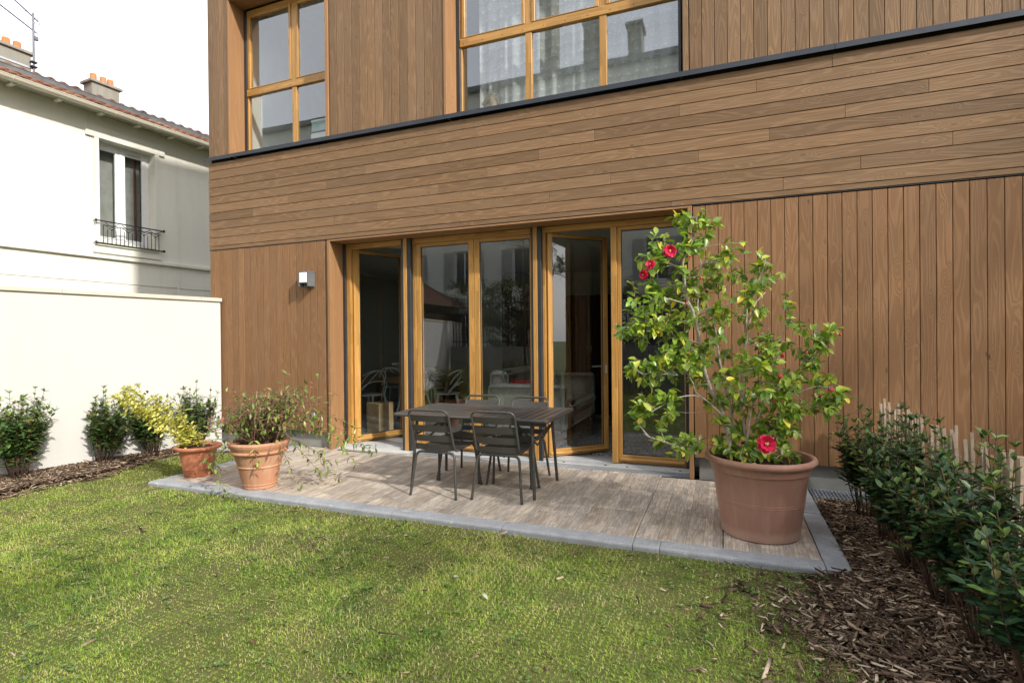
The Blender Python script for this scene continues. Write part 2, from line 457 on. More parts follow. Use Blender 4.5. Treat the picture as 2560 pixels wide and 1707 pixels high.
# ------------------------------------------------------------------ mesh helpers
class MB:
    def __init__(s):
        s.v, s.f, s.t, s.nv = [], [], [], 0

    def add(s, verts, faces, tint=0.0):
        verts = np.asarray(verts, float).reshape(-1, 3)
        b = s.nv
        s.v.append(verts)
        s.f += [[i + b for i in f] for f in faces]
        s.t.append(np.full(len(verts), tint))
        s.nv += len(verts)

    def box(s, x0, x1, y0, y1, z0, z1, bev=0.0, tint=0.0, M=None):
        if bev <= 0:
            v = [(x0, y0, z0), (x1, y0, z0), (x1, y1, z0), (x0, y1, z0), (x0, y0, z1), (x1, y0, z1), (x1, y1, z1), (x0, y1, z1)]
            f = [(0, 3, 2, 1), (4, 5, 6, 7), (0, 1, 5, 4), (1, 2, 6, 5), (2, 3, 7, 6), (3, 0, 4, 7)]
        else:
            b = min(bev, (x1 - x0) * .49, (y1 - y0) * .49, (z1 - z0) * .49)
            v = []
            for (sx, X) in ((-1, x0), (1, x1)):
                for (sy, Y) in ((-1, y0), (1, y1)):
                    for (sz, Z) in ((-1, z0), (1, z1)):
                        v += [(X, Y - sy * b, Z - sz * b), (X - sx * b, Y, Z - sz * b), (X - sx * b, Y - sy * b, Z)]
            def I(sx, sy, sz, k):
                return ((sx * 2 + sy) * 2 + sz) * 3 + k
            f = []
            for sx in (0, 1):
                q = [I(sx, 0, 0, 0), I(sx, 1, 0, 0), I(sx, 1, 1, 0), I(sx, 0, 1, 0)]
                f.append(q if sx else q[::-1])
            for sy in (0, 1):
                q = [I(0, sy, 0, 1), I(1, sy, 0, 1), I(1, sy, 1, 1), I(0, sy, 1, 1)]
                f.append(q[::-1] if sy else q)
            for sz in (0, 1):
                q = [I(0, 0, sz, 2), I(1, 0, sz, 2), I(1, 1, sz, 2), I(0, 1, sz, 2)]
                f.append(q if sz else q[::-1])
            for sx in (0, 1):
                for sy in (0, 1):
                    q = [I(sx, sy, 0, 0), I(sx, sy, 0, 1), I(sx, sy, 1, 1), I(sx, sy, 1, 0)]
                    f.append(q if (sx != sy) else q[::-1])
                for sz in (0, 1):
                    q = [I(sx, 0, sz, 0), I(sx, 0, sz, 2), I(sx, 1, sz, 2), I(sx, 1, sz, 0)]
                    f.append(q if (sx == sz) else q[::-1])
            for sy in (0, 1):
                for sz in (0, 1):
                    q = [I(0, sy, sz, 1), I(0, sy, sz, 2), I(1, sy, sz, 2), I(1, sy, sz, 1)]
                    f.append(q if (sy != sz) else q[::-1])
            for sx in (0, 1):
                for sy in (0, 1):
                    for sz in (0, 1):
                        q = [I(sx, sy, sz, 0), I(sx, sy, sz, 1), I(sx, sy, sz, 2)]
                        f.append(q if (sx + sy + sz) % 2 == 1 else q[::-1])
        v = np.array(v, float)
        if M is not None:
            v = v @ np.array(M)[:3, :3].T + np.array(M)[:3, 3]
        s.add(v, f, tint)
        return s

    def tube(s, pts, rad, sides=8, closed=False, caps=True, tint=0.0):
        P = np.array([tuple(p) for p in pts], float)
        n = len(P)
        if np.isscalar(rad):
            rad = np.full(n, rad)
        rad = np.asarray(rad, float)
        if closed:
            T = np.roll(P, -1, 0) - np.roll(P, 1, 0)
        else:
            T = np.gradient(P, axis=0)
        T /= np.linalg.norm(T, axis=1)[:, None] + 1e-12
        a = np.array([0, 0, 1.0]) if abs(T[0][2]) < 0.9 else np.array([1.0, 0, 0])
        nrm = np.cross(T[0], a)
        nrm /= np.linalg.norm(nrm)
        V = []
        ang = np.arange(sides) * 2 * PI / sides
        for i in range(n):
            nrm = nrm - T[i] * (nrm @ T[i])
            nrm /= np.linalg.norm(nrm) + 1e-12
            bn = np.cross(T[i], nrm)
            V.append(P[i] + rad[i] * (np.cos(ang)[:, None] * nrm + np.sin(ang)[:, None] * bn))
        V = np.concatenate(V)
        F = []
        for i in range(n if closed else n - 1):
            j = (i + 1) % n
            for k in range(sides):
                k2 = (k + 1) % sides
                F.append((i * sides + k, i * sides + k2, j * sides + k2, j * sides + k))
        if caps and not closed:
            F.append(tuple(range(sides))[::-1])
            F.append(tuple((n - 1) * sides + k for k in range(sides)))
        s.add(V, F, tint)
        return s

    def lathe(s, prof, sides=40, center=(0, 0, 0), a0=0.0):
        prof = np.array(prof, float)
        n = len(prof)
        ang = a0 + np.arange(sides) * 2 * PI / sides
        V = np.stack([np.outer(prof[:, 0], np.cos(ang)), np.outer(prof[:, 0], np.sin(ang)), np.repeat(prof[:, 1][:, None], sides, 1)], -1).reshape(-1, 3) + np.array(center)
        F = []
        for i in range(n - 1):
            for k in range(sides):
                k2 = (k + 1) % sides
                F.append((i * sides + k, i * sides + k2, (i + 1) * sides + k2, (i + 1) * sides + k))
        s.add(V, F)
        return s

    def build(s, name, mat, parent=None, smooth=False, auto=None, mesh_only=False, loc=None):
        me = bpy.data.meshes.new(name)
        V = np.concatenate(s.v) if s.v else np.zeros((0, 3))
        me.from_pydata(V.tolist(), [], s.f)
        t = np.concatenate(s.t)
        if np.any(t != 0):
            a = me.attributes.new('tint', 'FLOAT', 'POINT')
            a.data.foreach_set('value', t.astype(np.float32))
        me.materials.append(mat)
        if smooth:
            me.polygons.foreach_set('use_smooth', [True] * len(me.polygons))
            if auto:
                try:
                    me.set_sharp_from_angle(angle=math.radians(auto))
                except Exception:
                    pass
        me.update()
        if mesh_only:
            return me
        return ob(name, me, parent, loc)


def ob(name, me, parent=None, loc=None, rot=None):
    o = bpy.data.objects.new(name, me)
    COL.objects.link(o)
    if parent is not None:
        o.parent = parent
    if loc is not None:
        o.location = loc
    if rot is not None:
        o.rotation_euler = rot
    return o


def big(name, V, loops, sizes, tint, mat, parent=None, smooth=False):
    me = bpy.data.meshes.new(name)
    V = np.asarray(V, np.float32)
    me.vertices.add(len(V))
    me.vertices.foreach_set('co', V.ravel())
    me.loops.add(len(loops))
    me.loops.foreach_set('vertex_index', np.asarray(loops, np.int32))
    me.polygons.add(len(sizes))
    st = np.concatenate([[0], np.cumsum(sizes)[:-1]]).astype(np.int32)
    me.polygons.foreach_set('loop_start', st)
    me.polygons.foreach_set('loop_total', np.asarray(sizes, np.int32))
    if smooth:
        me.polygons.foreach_set('use_smooth', np.ones(len(sizes), bool))
    a = me.attributes.new('tint', 'FLOAT', 'POINT')
    a.data.foreach_set('value', np.asarray(tint, np.float32))
    me.materials.append(mat)
    me.update(calc_edges=True)
    me.validate()
    return ob(name, me, parent)


def tag(o, label=None, cat=None, group=None, kind=None):
    if label:
        o['label'] = label
    if cat:
        o['category'] = cat
    if group:
        o['group'] = group
    if kind:
        o['kind'] = kind
    return o


def empty(name, loc, label, cat, group=None, rz=0.0):
    o = bpy.data.objects.new(name, None)
    COL.objects.link(o)
    o.empty_display_size = 0.1
    o.location = loc
    o.rotation_euler = (0, 0, rz)
    return tag(o, label, cat, group)


def copy_tree(o, parent=None):
    c = o.copy()
    COL.objects.link(c)
    c.parent = parent
    for ch in list(o.children):
        copy_tree(ch, c)
    return c


def wall_grid(mb, O, u, n, u0, u1, z0, z1, th, openings):
    """vertical wall: O origin, u unit along, n unit outward; solid behind the front face by th"""
    O, u, n = np.array(O, float), np.array(u, float), np.array(n, float)
    us = sorted({u0, u1, *[a for o in openings for a in (o[0], o[1])]})
    zs = sorted({z0, z1, *[a for o in openings for a in (o[2], o[3])]})
    def solid(i, j):
        if i < 0 or j < 0 or i >= len(us) - 1 or j >= len(zs) - 1:
            return False
        cu_, cz_ = (us[i] + us[i + 1]) / 2, (zs[j] + zs[j + 1]) / 2
        return not any(o[0] < cu_ < o[1] and o[2] < cz_ < o[3] for o in openings)
    def P(a, z, d):
        return O + u * a - n * d + np.array([0, 0, z])
    for i in range(len(us) - 1):
        for j in range(len(zs) - 1):
            if not solid(i, j):
                continue
            a, b, c, d = us[i], us[i + 1], zs[j], zs[j + 1]
            mb.add([P(a, c, 0), P(b, c, 0), P(b, d, 0), P(a, d, 0)], [(0, 1, 2, 3)])
            mb.add([P(a, c, th), P(b, c, th), P(b, d, th), P(a, d, th)], [(3, 2, 1, 0)])
            if not solid(i - 1, j):
                mb.add([P(a, c, 0), P(a, d, 0), P(a, d, th), P(a, c, th)], [(0, 1, 2, 3)])
            if not solid(i + 1, j):
                mb.add([P(b, c, 0), P(b, d, 0), P(b, d, th), P(b, c, th)], [(3, 2, 1, 0)])
            if not solid(i, j - 1):
                mb.add([P(a, c, 0), P(b, c, 0), P(b, c, th), P(a, c, th)], [(3, 2, 1, 0)])
            if not solid(i, j + 1):
                mb.add([P(a, d, 0), P(b, d, 0), P(b, d, th), P(a, d, th)], [(0, 1, 2, 3)])
    return mb


# value noise for numpy
def vnoise(x, y, scale, seed=0):
    rg = np.random.default_rng(seed)
    G = rg.random((64, 64))
    X, Y = x * scale + 31.7, y * scale + 17.3
    xi, yi = np.floor(X).astype(int), np.floor(Y).astype(int)
    fx, fy = X - xi, Y - yi
    fx, fy = fx * fx * (3 - 2 * fx), fy * fy * (3 - 2 * fy)
    a, b = G[xi % 64, yi % 64], G[(xi + 1) % 64, yi % 64]
    c, d = G[xi % 64, (yi + 1) % 64], G[(xi + 1) % 64, (yi + 1) % 64]
    return (a * (1 - fx) + b * fx) * (1 - fy) + (c * (1 - fx) + d * fx) * fy


def unit(a):
    return a / (np.linalg.norm(a, axis=-1, keepdims=True) + 1e-9)


def leaf_arrays(Pn, D, N, L, Wd, fold=0.25, curl=0.25, seed=0):
    """many leaves: base points, axis, normal, length, width -> verts, faces(template), 8 verts per leaf"""
    D = unit(D)
    S = unit(np.cross(D, N))
    N = unit(np.cross(S, D))
    tpl = [(0, 0), (0.28, -0.42), (0.30, 0), (0.28, 0.42), (0.68, -0.38), (0.70, 0), (0.68, 0.38), (1.0, 0)]
    V = np.zeros((len(Pn), 8, 3))
    for k, (a, b) in enumerate(tpl):
        up = fold * abs(b) - curl * a * a * 0.5
        V[:, k] = Pn + D * (L * a)[:, None] + S * (Wd * b)[:, None] + N * ((L * up * 0.6))[:, None]
    F = [(0, 2, 1), (0, 3, 2), (1, 2, 5, 4), (2, 3, 6, 5), (4, 5, 7), (5, 6, 7)]
    return V, F


def leaves_obj(name, Pn, D, N, L, Wd, tint, mat, parent, fold=0.25, curl=0.25, kind='stuff'):
    V, F = leaf_arrays(Pn, D, N, L, Wd, fold, curl)
    n = len(Pn)
    fl = np.array([i for f in F for i in f])
    loops = (fl[None, :] + (np.arange(n) * 8)[:, None]).ravel()
    sizes = np.tile([len(f) for f in F], n)
    o = big(name, V.reshape(-1, 3), loops, sizes, np.repeat(tint, 8), mat, parent, smooth=True)
    if kind:
        o['kind'] = kind
    return o


def leaf_mesh(name, mat, fold=0.25, curl=0.25, wd=0.55):
    V, F = leaf_arrays(np.zeros((1, 3)), np.array([[1.0, 0, 0]]), np.array([[0, 0, 1.0]]), np.ones(1), np.full(1, wd), fold, curl)
    me = bpy.data.meshes.new(name)
    me.from_pydata(V.reshape(-1, 3).tolist(), [], F)
    me.polygons.foreach_set('use_smooth', [True] * len(me.polygons))
    me.materials.append(mat)
    return me


def frame_matrix(p, d, n, s):
    d = Vector(d).normalized()
    y = Vector(n).cross(d).normalized()
    z = d.cross(y)
    return Matrix(((d.x * s, y.x * s, z.x * s, p[0]), (d.y * s, y.y * s, z.y * s, p[1]), (d.z * s, y.z * s, z.z * s, p[2]), (0, 0, 0, 1)))


def wm(o):
    m = o.matrix_basis.copy()
    if o.parent:
        m = wm(o.parent) @ o.matrix_parent_inverse @ m
    return m


def adopt(o, parent):
    """parent o while its own coordinates stay world coordinates"""
    o.parent = parent
    o.matrix_parent_inverse = wm(parent).inverted()
    return o


def group_part(name, parent):
    e = bpy.data.objects.new(name, None)
    COL.objects.link(e)
    e.empty_display_size = 0.05
    return adopt(e, parent)


_cache = {}


def stick(name, parent, mat, org, ax, ay, L, w, t, bev=0.003, label=None):
    """bar of length L along ax from org; width w centred on ay; thickness t along ax x ay (starting at org)"""
    key = (round(L, 4), round(w, 4), round(t, 4), bev, mat.name, name)
    me = _cache.get(key)
    if me is None:
        me = MB().box(0, L, -w / 2, w / 2, 0, t, bev).build(name, mat, mesh_only=True)
        _cache[key] = me
    ax, ay = Vector(ax).normalized(), Vector(ay).normalized()
    az = ax.cross(ay)
    o = bpy.data.objects.new(name, me)
    COL.objects.link(o)
    o.matrix_basis = Matrix(((ax.x, ay.x, az.x, org[0]), (ax.y, ay.y, az.y, org[1]), (ax.z, ay.z, az.z, org[2]), (0, 0, 0, 1)))
    if parent is not None:
        adopt(o, parent)
    if label:
        o['label'] = label
    return o


X_, Y_, Z_ = (1, 0, 0), (0, 1, 0), (0, 0, 1)
NX, NY = (-1, 0, 0), (0, -1, 0)


def hstick(name, parent, mat, x0, x1, z0, z1, yf, t, bev=0.003, **k):
    """horizontal bar in a plane facing -Y; front face at yf"""
    return stick(name, parent, mat, (x0, yf + t, (z0 + z1) / 2), X_, Z_, x1 - x0, z1 - z0, t, bev, **k)


def vstick(name, parent, mat, x0, x1, z0, z1, yf, t, bev=0.003, **k):
    return stick(name, parent, mat, ((x0 + x1) / 2, yf + t, z0), Z_, NX, z1 - z0, x1 - x0, t, bev, **k)


def pane(name, parent, x0, x1, z0, z1, y, mat=None, M=None):
    o = MB().box(x0, x1, y, y + 0.024, z0, z1).build(name, mat or GLASS)
    if M is not None:
        o.matrix_basis = M
    return adopt(o, parent)


# ================================================================== SETTING
# ground sheet to the horizon with the lawn plane
def sheet(name, pts, z, mat, label=None):
    mb = MB()
    mb.add([(x, y, z) for x, y in pts], [tuple(range(len(pts)))])
    o = mb.build(name, mat)
    o['kind'] = 'structure'
    return o


sheet('ground', [(-300, -300), (300, -300), (300, 300), (-300, 300)], -0.075, GROUND)


def bumpy(name, x0, x1, y0, y1, nx, ny, z, amp, mat, hump=None):
    xs, ys = np.linspace(x0, x1, nx), np.linspace(y0, y1, ny)
    Xg, Yg = np.meshgrid(xs, ys, indexing='ij')
    Zg = z + amp * (vnoise(Xg, Yg, 1.3, 3) - 0.5) + amp * 0.6 * (vnoise(Xg, Yg, 5.0, 4) - 0.5)
    if hump:
        Zg = Zg + hump(Xg, Yg)
    V = np.stack([Xg, Yg, Zg], -1).reshape(-1, 3)
    i, j = np.meshgrid(np.arange(nx - 1), np.arange(ny - 1), indexing='ij')
    a = (i * ny + j).ravel()
    loops = np.stack([a, a + ny, a + ny + 1, a + 1], 1).ravel()
    o = big(name, V, loops, np.full(len(a), 4), np.zeros(len(V)), mat, smooth=True)
    o['kind'] = 'structure'
    return o


LZ = -0.040


def lawn_z(x, y):
    return LZ + 0.018 * (vnoise(x, y, 1.3, 3) - 0.5) + 0.0108 * (vnoise(x, y, 5.0, 4) - 0.5)


bumpy('lawn', -7.6, 1.9, -2.5, 3.805, 150, 110, LZ, 0.018, GROUND)
bumpy('lawn', -7.6, -5.60, 3.8055, 5.35, 40, 30, LZ, 0.018, GROUND)
# mulch beds
def left_edge(y):
    return -6.62 + 0.10 * np.sin(y * 2.3) + 0.06 * np.sin(y * 5.1) - np.clip(y - 4.2, 0, 2) * 0.22 - np.clip(3.1 - y, 0, 9) * 0.10


def wall_x(y):
    return -6.85 - 0.2035 * (5.77 - y)


def right_edge(y):
    return 0.53 + 0.09 * np.sin(y * 3.1) + 0.05 * np.sin(y * 7.7)


def bed(name, xa, xb, y0, y1, hump, n=60, m=24):
    ys = np.linspace(y0, y1, n)
    V, loops = [], []
    for k, y in enumerate(ys):
        a, b = xa(y), xb(y)
        for q in range(m):
            t = q / (m - 1)
            x = a + (b - a) * t
            e = min(t, 1 - t) * 2
            V.append((x, y, lawn_z(np.array([x]), np.array([y]))[0] + 0.006 + hump * min(1, e * 2.2)))
    for k in range(n - 1):
        for q in range(m - 1):
            a = k * m + q
            loops += [a, a + 1, a + m + 1, a + m]
    o = big(name, V, loops, np.full((n - 1) * (m - 1), 4), np.zeros(len(V)), MULCHG, smooth=True)
    o['kind'] = 'structure'
    return o


bed('mulch_bed', lambda y: wall_x(y) + 0.005, lambda y: left_edge(np.array([y]))[0], 0.0, 5.70, 0.035)
bed('mulch_bed', lambda y: right_edge(np.array([y]))[0], lambda y: 2.4, -0.5, 3.80, 0.03)
bed('mulch_bed', lambda y: 0.7465, lambda y: 2.4, 3.8005, 5.46, 0.03, 30, 20)

# ---- patio tiles, kerbs
sheet('patio_bedding', [(-5.43, 3.96), (0.593, 3.96), (0.593, 5.86), (-5.43, 5.86)], -0.014, BACKING)
patio = empty('patio', (-2.42, 4.9, 0), 'patio of wood look porcelain tiles laid in front of the glazed doors', 'patio')
patio['kind'] = 'structure'
xk = [0.5915 - 0.6007 * i for i in range(11)]
yk = [3.9615, 4.5605, 5.1600, 5.7600, 5.853]
gapx = {1: 0.0065, 2: 0.0045, 0: 0.008}
tile_mesh = {}
for i in range(10):
    for j in range(4):
        g = gapx.get(i, 0.0014) / 2
        g1 = gapx.get(i + 1, 0.0014) / 2
        x1, x0 = xk[i] - g, xk[i + 1] + g1
        if i == 9:
            x0 = -5.4315
        y0, y1 = yk[j] + 0.0008, yk[j + 1] - 0.0008
        if j == 3 and (x1 > -0.34 and x0 < -0.25):
            y1 = 5.768 - 0.001
        if j == 3 and -4.95 < x0 < -4.8:
            y1 = 5.768 - 0.001
        key = (round(x1 - x0, 4), round(y1 - y0, 4))
        me = tile_mesh.get(key)
        if me is None:
            me = MB().box(0, key[0], 0, key[1], -0.012, 0, 0.0012).build('tile', TILE, mesh_only=True)
            tile_mesh[key] = me
        t = bpy.data.objects.new('tile', me)
        COL.objects.link(t)
        t.location = (x0, y0, 0.0006 * random.uniform(-1, 1))
        adopt(t, patio)


kerbs = empty('kerb', (-2.4, 3.88, 0), 'grey concrete kerb stones framing the patio along lawn and mulch', 'kerb')
kerbs['kind'] = 'structure'
def kerb_stone(a, b, w, axis):
    """rounded outer edge stone from a to b (outer-left reference)"""
    L = (Vector(b) - Vector(a)).length
    prof = [(0, -0.16), (0, -0.016), (0.004, -0.006), (0.013, 0.0), (0.020, 0.0012), (w - 0.004, 0.0016), (w, -0.002), (w, -0.16)]
    n = 10
    V = []
    for i in range(n + 1):
        x = L * i / n
        j = 0.0012 * math.sin(i * 2.1 + L * 7)
        e = 0.004 if i in (0, n) else 0
        for (p, z) in prof:
            V.append((x, p + (e if p < w / 2 else -e * 0), z + j - e * 0.6))
    k = len(prof)
    F = []
    for i in range(n):
        for q in range(k - 1):
            F.append((i * k + q, i * k + q + 1, (i + 1) * k + q + 1, (i + 1) * k + q)[::-1])
    F.append(tuple(range(k)))
    F.append(tuple(n * k + q for q in range(k))[::-1])
    mb = MB()
    mb.add(V, F)
    o = mb.build('kerb_stone', KERB)
    d = (Vector(b) - Vector(a)).normalized()
    s = Vector(axis)
    o.matrix_basis = Matrix(((d.x, s.x, 0, a[0]), (d.y, s.y, 0, a[1]), (0, 0, 1, 0), (0, 0, 0, 1)))
    return adopt(o, kerbs)


fx = [0.592, -0.418, -0.603, -1.60, -2.60, -3.60, -4.60, -5.592]
for a, b in zip(fx[:-1], fx[1:]):
    kerb_stone((b + 0.002, 3.810, 0), (a - 0.0025, 3.810, 0), 0.149, Y_)
for a, b in ((3.808, 4.995), (5.0, 5.655), (5.66, 5.86)):
    kerb_stone((0.7445, a + 0.001, 0), (0.7445, b - 0.001, 0), 0.149, NX)
for a, b in ((3.962, 4.90), (4.903, 5.86)):
    kerb_stone((-5.592, a + 0.001, 0), (-5.592, b - 0.001, 0), 0.158, X_)

# ================================================================== TIMBER HOUSE
H = empty('timber_house', (-2.0, 5.9, 0.0), 'modern house clad in brown stained larch boards with honey coloured window frames', 'house')
mb = MB()
OPEN = [(-4.90, -0.29, 0.223, 2.79), (-6.66, -4.90, 4.10, 6.42), (-3.11, -0.37, 4.10, 6.42)]
wall_grid(mb, (0, 5.815, 0), X_, NY, -7.05, 6.5, 0.223, 9.0, 0.35, OPEN)
# side and back walls, roof
mb.box(-7.05, -6.75, 6.166, 13.0, -0.25, 9.0)
mb.box(6.2, 6.5, 6.166, 13.0, -0.25, 9.0)
mb.box(-7.05, 6.5, 13.001, 13.3, -0.25, 9.0)
mb.box(-7.1, 6.55, 5.80, 13.35, 9.001, 9.2)
adopt(mb.build('wall', BACKING), H)
PLY = 5.790       # front face of the cladding
# lower vertical boards
def vboard(x0, x1, z0, z1, mat=CLADV, y=PLY, lab=None):
    dy = random.uniform(-0.0012, 0.0012)
    vstick('plank', H, mat, x0 + 0.0027, x1 - 0.0027, z0, z1, y + dy, 0.02, 0.0028, label=lab)
xs = [-5.096 - 0.1190 * k for k in range(17)]
for a, b in zip(xs[1:], xs[:-1]):
    if a < -7.07:
        break
    vboard(a, b, 0.224, 2.792)
vboard(-7.075, xs[16] if xs[16] > -7.07 else -7.0, 0.224, 2.792)
vboard(-5.096, -4.955, 0.224, 2.792)
vboard(-4.955, -4.907, 0.224, 2.792, CLAD, 5.797)
for k in range(32):
    x0 = -0.278 + 0.1198 * k
    vboard(x0, x0 + 0.1198, 0.224, 2.782)
# corner return of the cladding on the left flank
for k in range(6):
    pass
# horizontal band, 3 m boards
joints = [0.97, 0.32, -0.40, 1.71, 1.07, 0.43, -0.22, 1.88, 1.19, 0.55, -0.49]
ztop = 4.085
for r, jx in enumerate(joints):
    z1 = ztop - 0.1228 * r
    z0 = z1 - 0.1228
    if r == 10:
        z0 = 2.801
    while jx > -7:
        jx -= 3.0
    cuts = [-7.082]
    q = jx
    while q < 3.6:
        if q > -7.0:
            cuts.append(q)
        q += 3.0
    cuts.append(3.9)
    for a, b in zip(cuts[:-1], cuts[1:]):
        dy = random.uniform(-0.0012, 0.0012)
        hstick('plank', H, CLAD, a + 0.0008, b - 0.0008, z0 + 0.003, z1 - 0.003, PLY - 0.004 + dy, 0.022, 0.003)
# thin shadow strip between band and lower boards
hstick('drip_strip', H, ANTHRA, -7.08, 3.9, 2.7935, 2.7985, PLY - 0.002, 0.02, 0)
# upper vertical boards
UZ0, UZ1 = 4.165, 6.9
vx = [-7.075, -6.985, -6.875, -6.765, -6.675]
for a, b in zip(vx[:-1], vx[1:]):
    vboard(a, b, UZ0, UZ1, CLAD)
x = -4.850
while x < -3.16:
    x1 = x + 0.1205
    if x1 > -3.17:
        x1 = -3.13
    vboard(x, x1, UZ0, UZ1, CLAD)
    x = x1
    if x >= -3.13:
        break
for k in range(31):
    x0 = -0.300 + 0.1203 * k
    vboard(x0, x0 + 0.1203, UZ0, UZ1, CLAD)
vboard(-0.365, -0.305, UZ0, UZ1, CLAD)
# head strip above the left window
hstick('plank', H, CLAD, -6.70, -4.86, 6.47, 6.58, PLY, 0.02)
for k in range(14):
    a = -6.66 + k * 0.1285
    vboard(a, a + 0.1285, 6.585, 6.9, CLAD)
# metal flashing in lengths
fl = [-7.105, -6.64, -4.87, -3.10, 0.985, 3.9]
for a, b in zip(fl[:-1], fl[1:]):
    m = MB()
    pr = [(5.742, 4.106), (5.742, 4.158), (5.80, 4.168), (5.80, 4.161), (5.748, 4.152), (5.748, 4.106)]
    V = [(a + 0.002, p, z) for p, z in pr] + [(b - 0.002, p, z) for p, z in pr]
    F = [(i, (i + 1) % 6, (i + 1) % 6 + 6, i + 6) for i in range(6)] + [tuple(range(5, -1, -1)), tuple(range(6, 12))]
    m.add(V, F)
    adopt(m.build('flashing', FLASH), H)

# concrete plinth
for a, b in ((-6.98, -4.907), (-0.235, 3.9)):
    adopt(MB().box(a, b, 5.862, 6.10, -0.20, 0.222).build('plinth', CONC), H)

# reveal linings (full boards)
def lining_v(x0, x1, z0, z1, y0, y1, name='reveal_board', mat=LINING):
    # board standing in the YZ plane: grain vertical
    face = 1
    return stick(name, H, mat, (x0, (y0 + y1) / 2, z0), Z_, Y_, z1 - z0, y1 - y0, -(x1 - x0) if False else (x1 - x0), 0.003) if False else \
        stick(name, H, mat, (x1, (y0 + y1) / 2, z0), Z_, Y_, z1 - z0, y1 - y0, (x1 - x0), 0.003)
# Z x Y = -X : thickness grows towards -X, so origin sits at x1
lining_v(-4.905, -4.862, 0.001, 2.7905, 5.771, 6.048)
lining_v(-0.328, -0.286, 0.001, 2.7905, 5.771, 6.048)
stick('reveal_board', H, LINING, (-4.861, 5.9095, 2.772), X_, Y_, 4.532, 0.277, 0.0185, 0.002)
# upper windows
lining_v(-6.675, -6.640, 4.17, 6.44, 5.776, 6.048)
lining_v(-4.915, -4.862, 4.17, 6.44, 5.776, 6.048)
stick('reveal_board', H, LINING, (-6.639, 5.912, 6.395), X_, Y_, 1.723, 0.272, 0.03, 0.002)
lining_v(-3.128, -3.092, 4.17, 6.44, 5.776, 6.048)
vboard(-3.128, -3.092, UZ0, UZ1, CLAD, PLY)
stick('reveal_board', H, LINING, (-3.091, 5.912, 6.395), X_, Y_, 2.73, 0.272, 0.03, 0.002)
# dark side profiles and sloping sills of the upper windows
for (a, b) in ((-6.6385, -4.9165), (-3.0905, -0.3925)):
    m = MB()
    m.box(a, b, 5.80, 6.06, 4.150, 4.166)
    m.box(a, b, 6.03, 6.10, 4.166, 4.24)
    adopt(m.build('window_sill', FLASH), H)

# ---- upper left window
def upper_window(x0, x1, cuts, zt, ztop, dark_right=False):
    e = group_part('window', H)
    vstick('edge_profile', e, ANTHRA, x0, x0 + 0.052, 4.17, 6.39, 6.044, 0.05)
    if dark_right:
        vstick('edge_profile', e, ANTHRA, x1 - 0.03, x1, 4.17, 6.39, 6.0, 0.09)
        x1 = x1 - 0.03
    xa = x0 + 0.054
    y = 6.05
    zb = 4.245
    # transom and head, mullions
    hstick('transom', e, PINE, xa, x1, zt - 0.05, zt + 0.05, y - 0.012, 0.075)
    hstick('head', e, PINE, xa, x1, ztop, ztop + 0.07, y, 0.065)
    hstick('bottom_rail', e, ANTHRA, xa, x1, 4.175, zb, y + 0.004, 0.06)
    for c in cuts:
        vstick('mullion', e, PINE, c - 0.040, c + 0.040, zb - 0.06, zt - 0.0505, y - 0.002, 0.065)
        vstick('mullion', e, PINE, c - 0.042, c + 0.042, zt + 0.0505, ztop, y - 0.004, 0.07)
    vstick('stile', e, PINE, xa, xa + 0.032, zt + 0.0505, ztop, y, 0.065)
    vstick('stile', e, PINE, xa, xa + 0.022, zb - 0.06, zt - 0.0505, y + 0.004, 0.06)
    ed = [xa + 0.032] + [v for c in cuts for v in (c - 0.042, c + 0.042)] + [x1]
    for k in range(0, len(ed), 2):
        a, b = ed[k], ed[k + 1]
        # opening casement above
        last = k == len(ed) - 2
        b2 = min(b, x1 - 0.002)
        w = 0.042
        z0s, z1s = zt + 0.053, ztop - 0.002
        vstick('casement_stile', e, PINE, a + 0.002, a + w, z0s, z1s, y - 0.016, 0.06)
        vstick('casement_stile', e, PINE, b2 - w, b2 - 0.002, z0s, z1s, y - 0.016, 0.06)
        hstick('casement_rail', e, PINE, a + w + 0.001, b2 - w - 0.001, z0s, z0s + 0.012, y - 0.016, 0.06)
        hstick('casement_rail', e, PINE, a + w + 0.001, b2 - w - 0.001, z1s - 0.045, z1s, y - 0.016, 0.06)
        pane('pane', e, a + w, b2 - w, z0s + 0.012, z1s - 0.045, y + 0.006, GLASSUP)
        pane('pane', e, a, b, zb, zt - 0.0505, y + 0.02, GLASSUP)
    # screw heads on the transom
    for sx in np.arange(xa + 0.05, x1 - 0.05, 0.262):
        m = MB()
        m.lathe([(0.0, 0), (0.006, 0.0), (0.006, 0.002), (0, 0.0035)], 8)
        o = m.build('screw', IRON)
        o.matrix_basis = Matrix.Translation((sx, y - 0.012, zt - 0.018)) @ Matrix.Rotation(PI / 2, 4, 'X')
        adopt(o, e)
    return e


upper_window(-6.638, -4.918, [-5.69], 5.145, 6.30)
upper_window(-3.090, -0.392, [-2.130, -1.238], 5.148, 6.30, True)

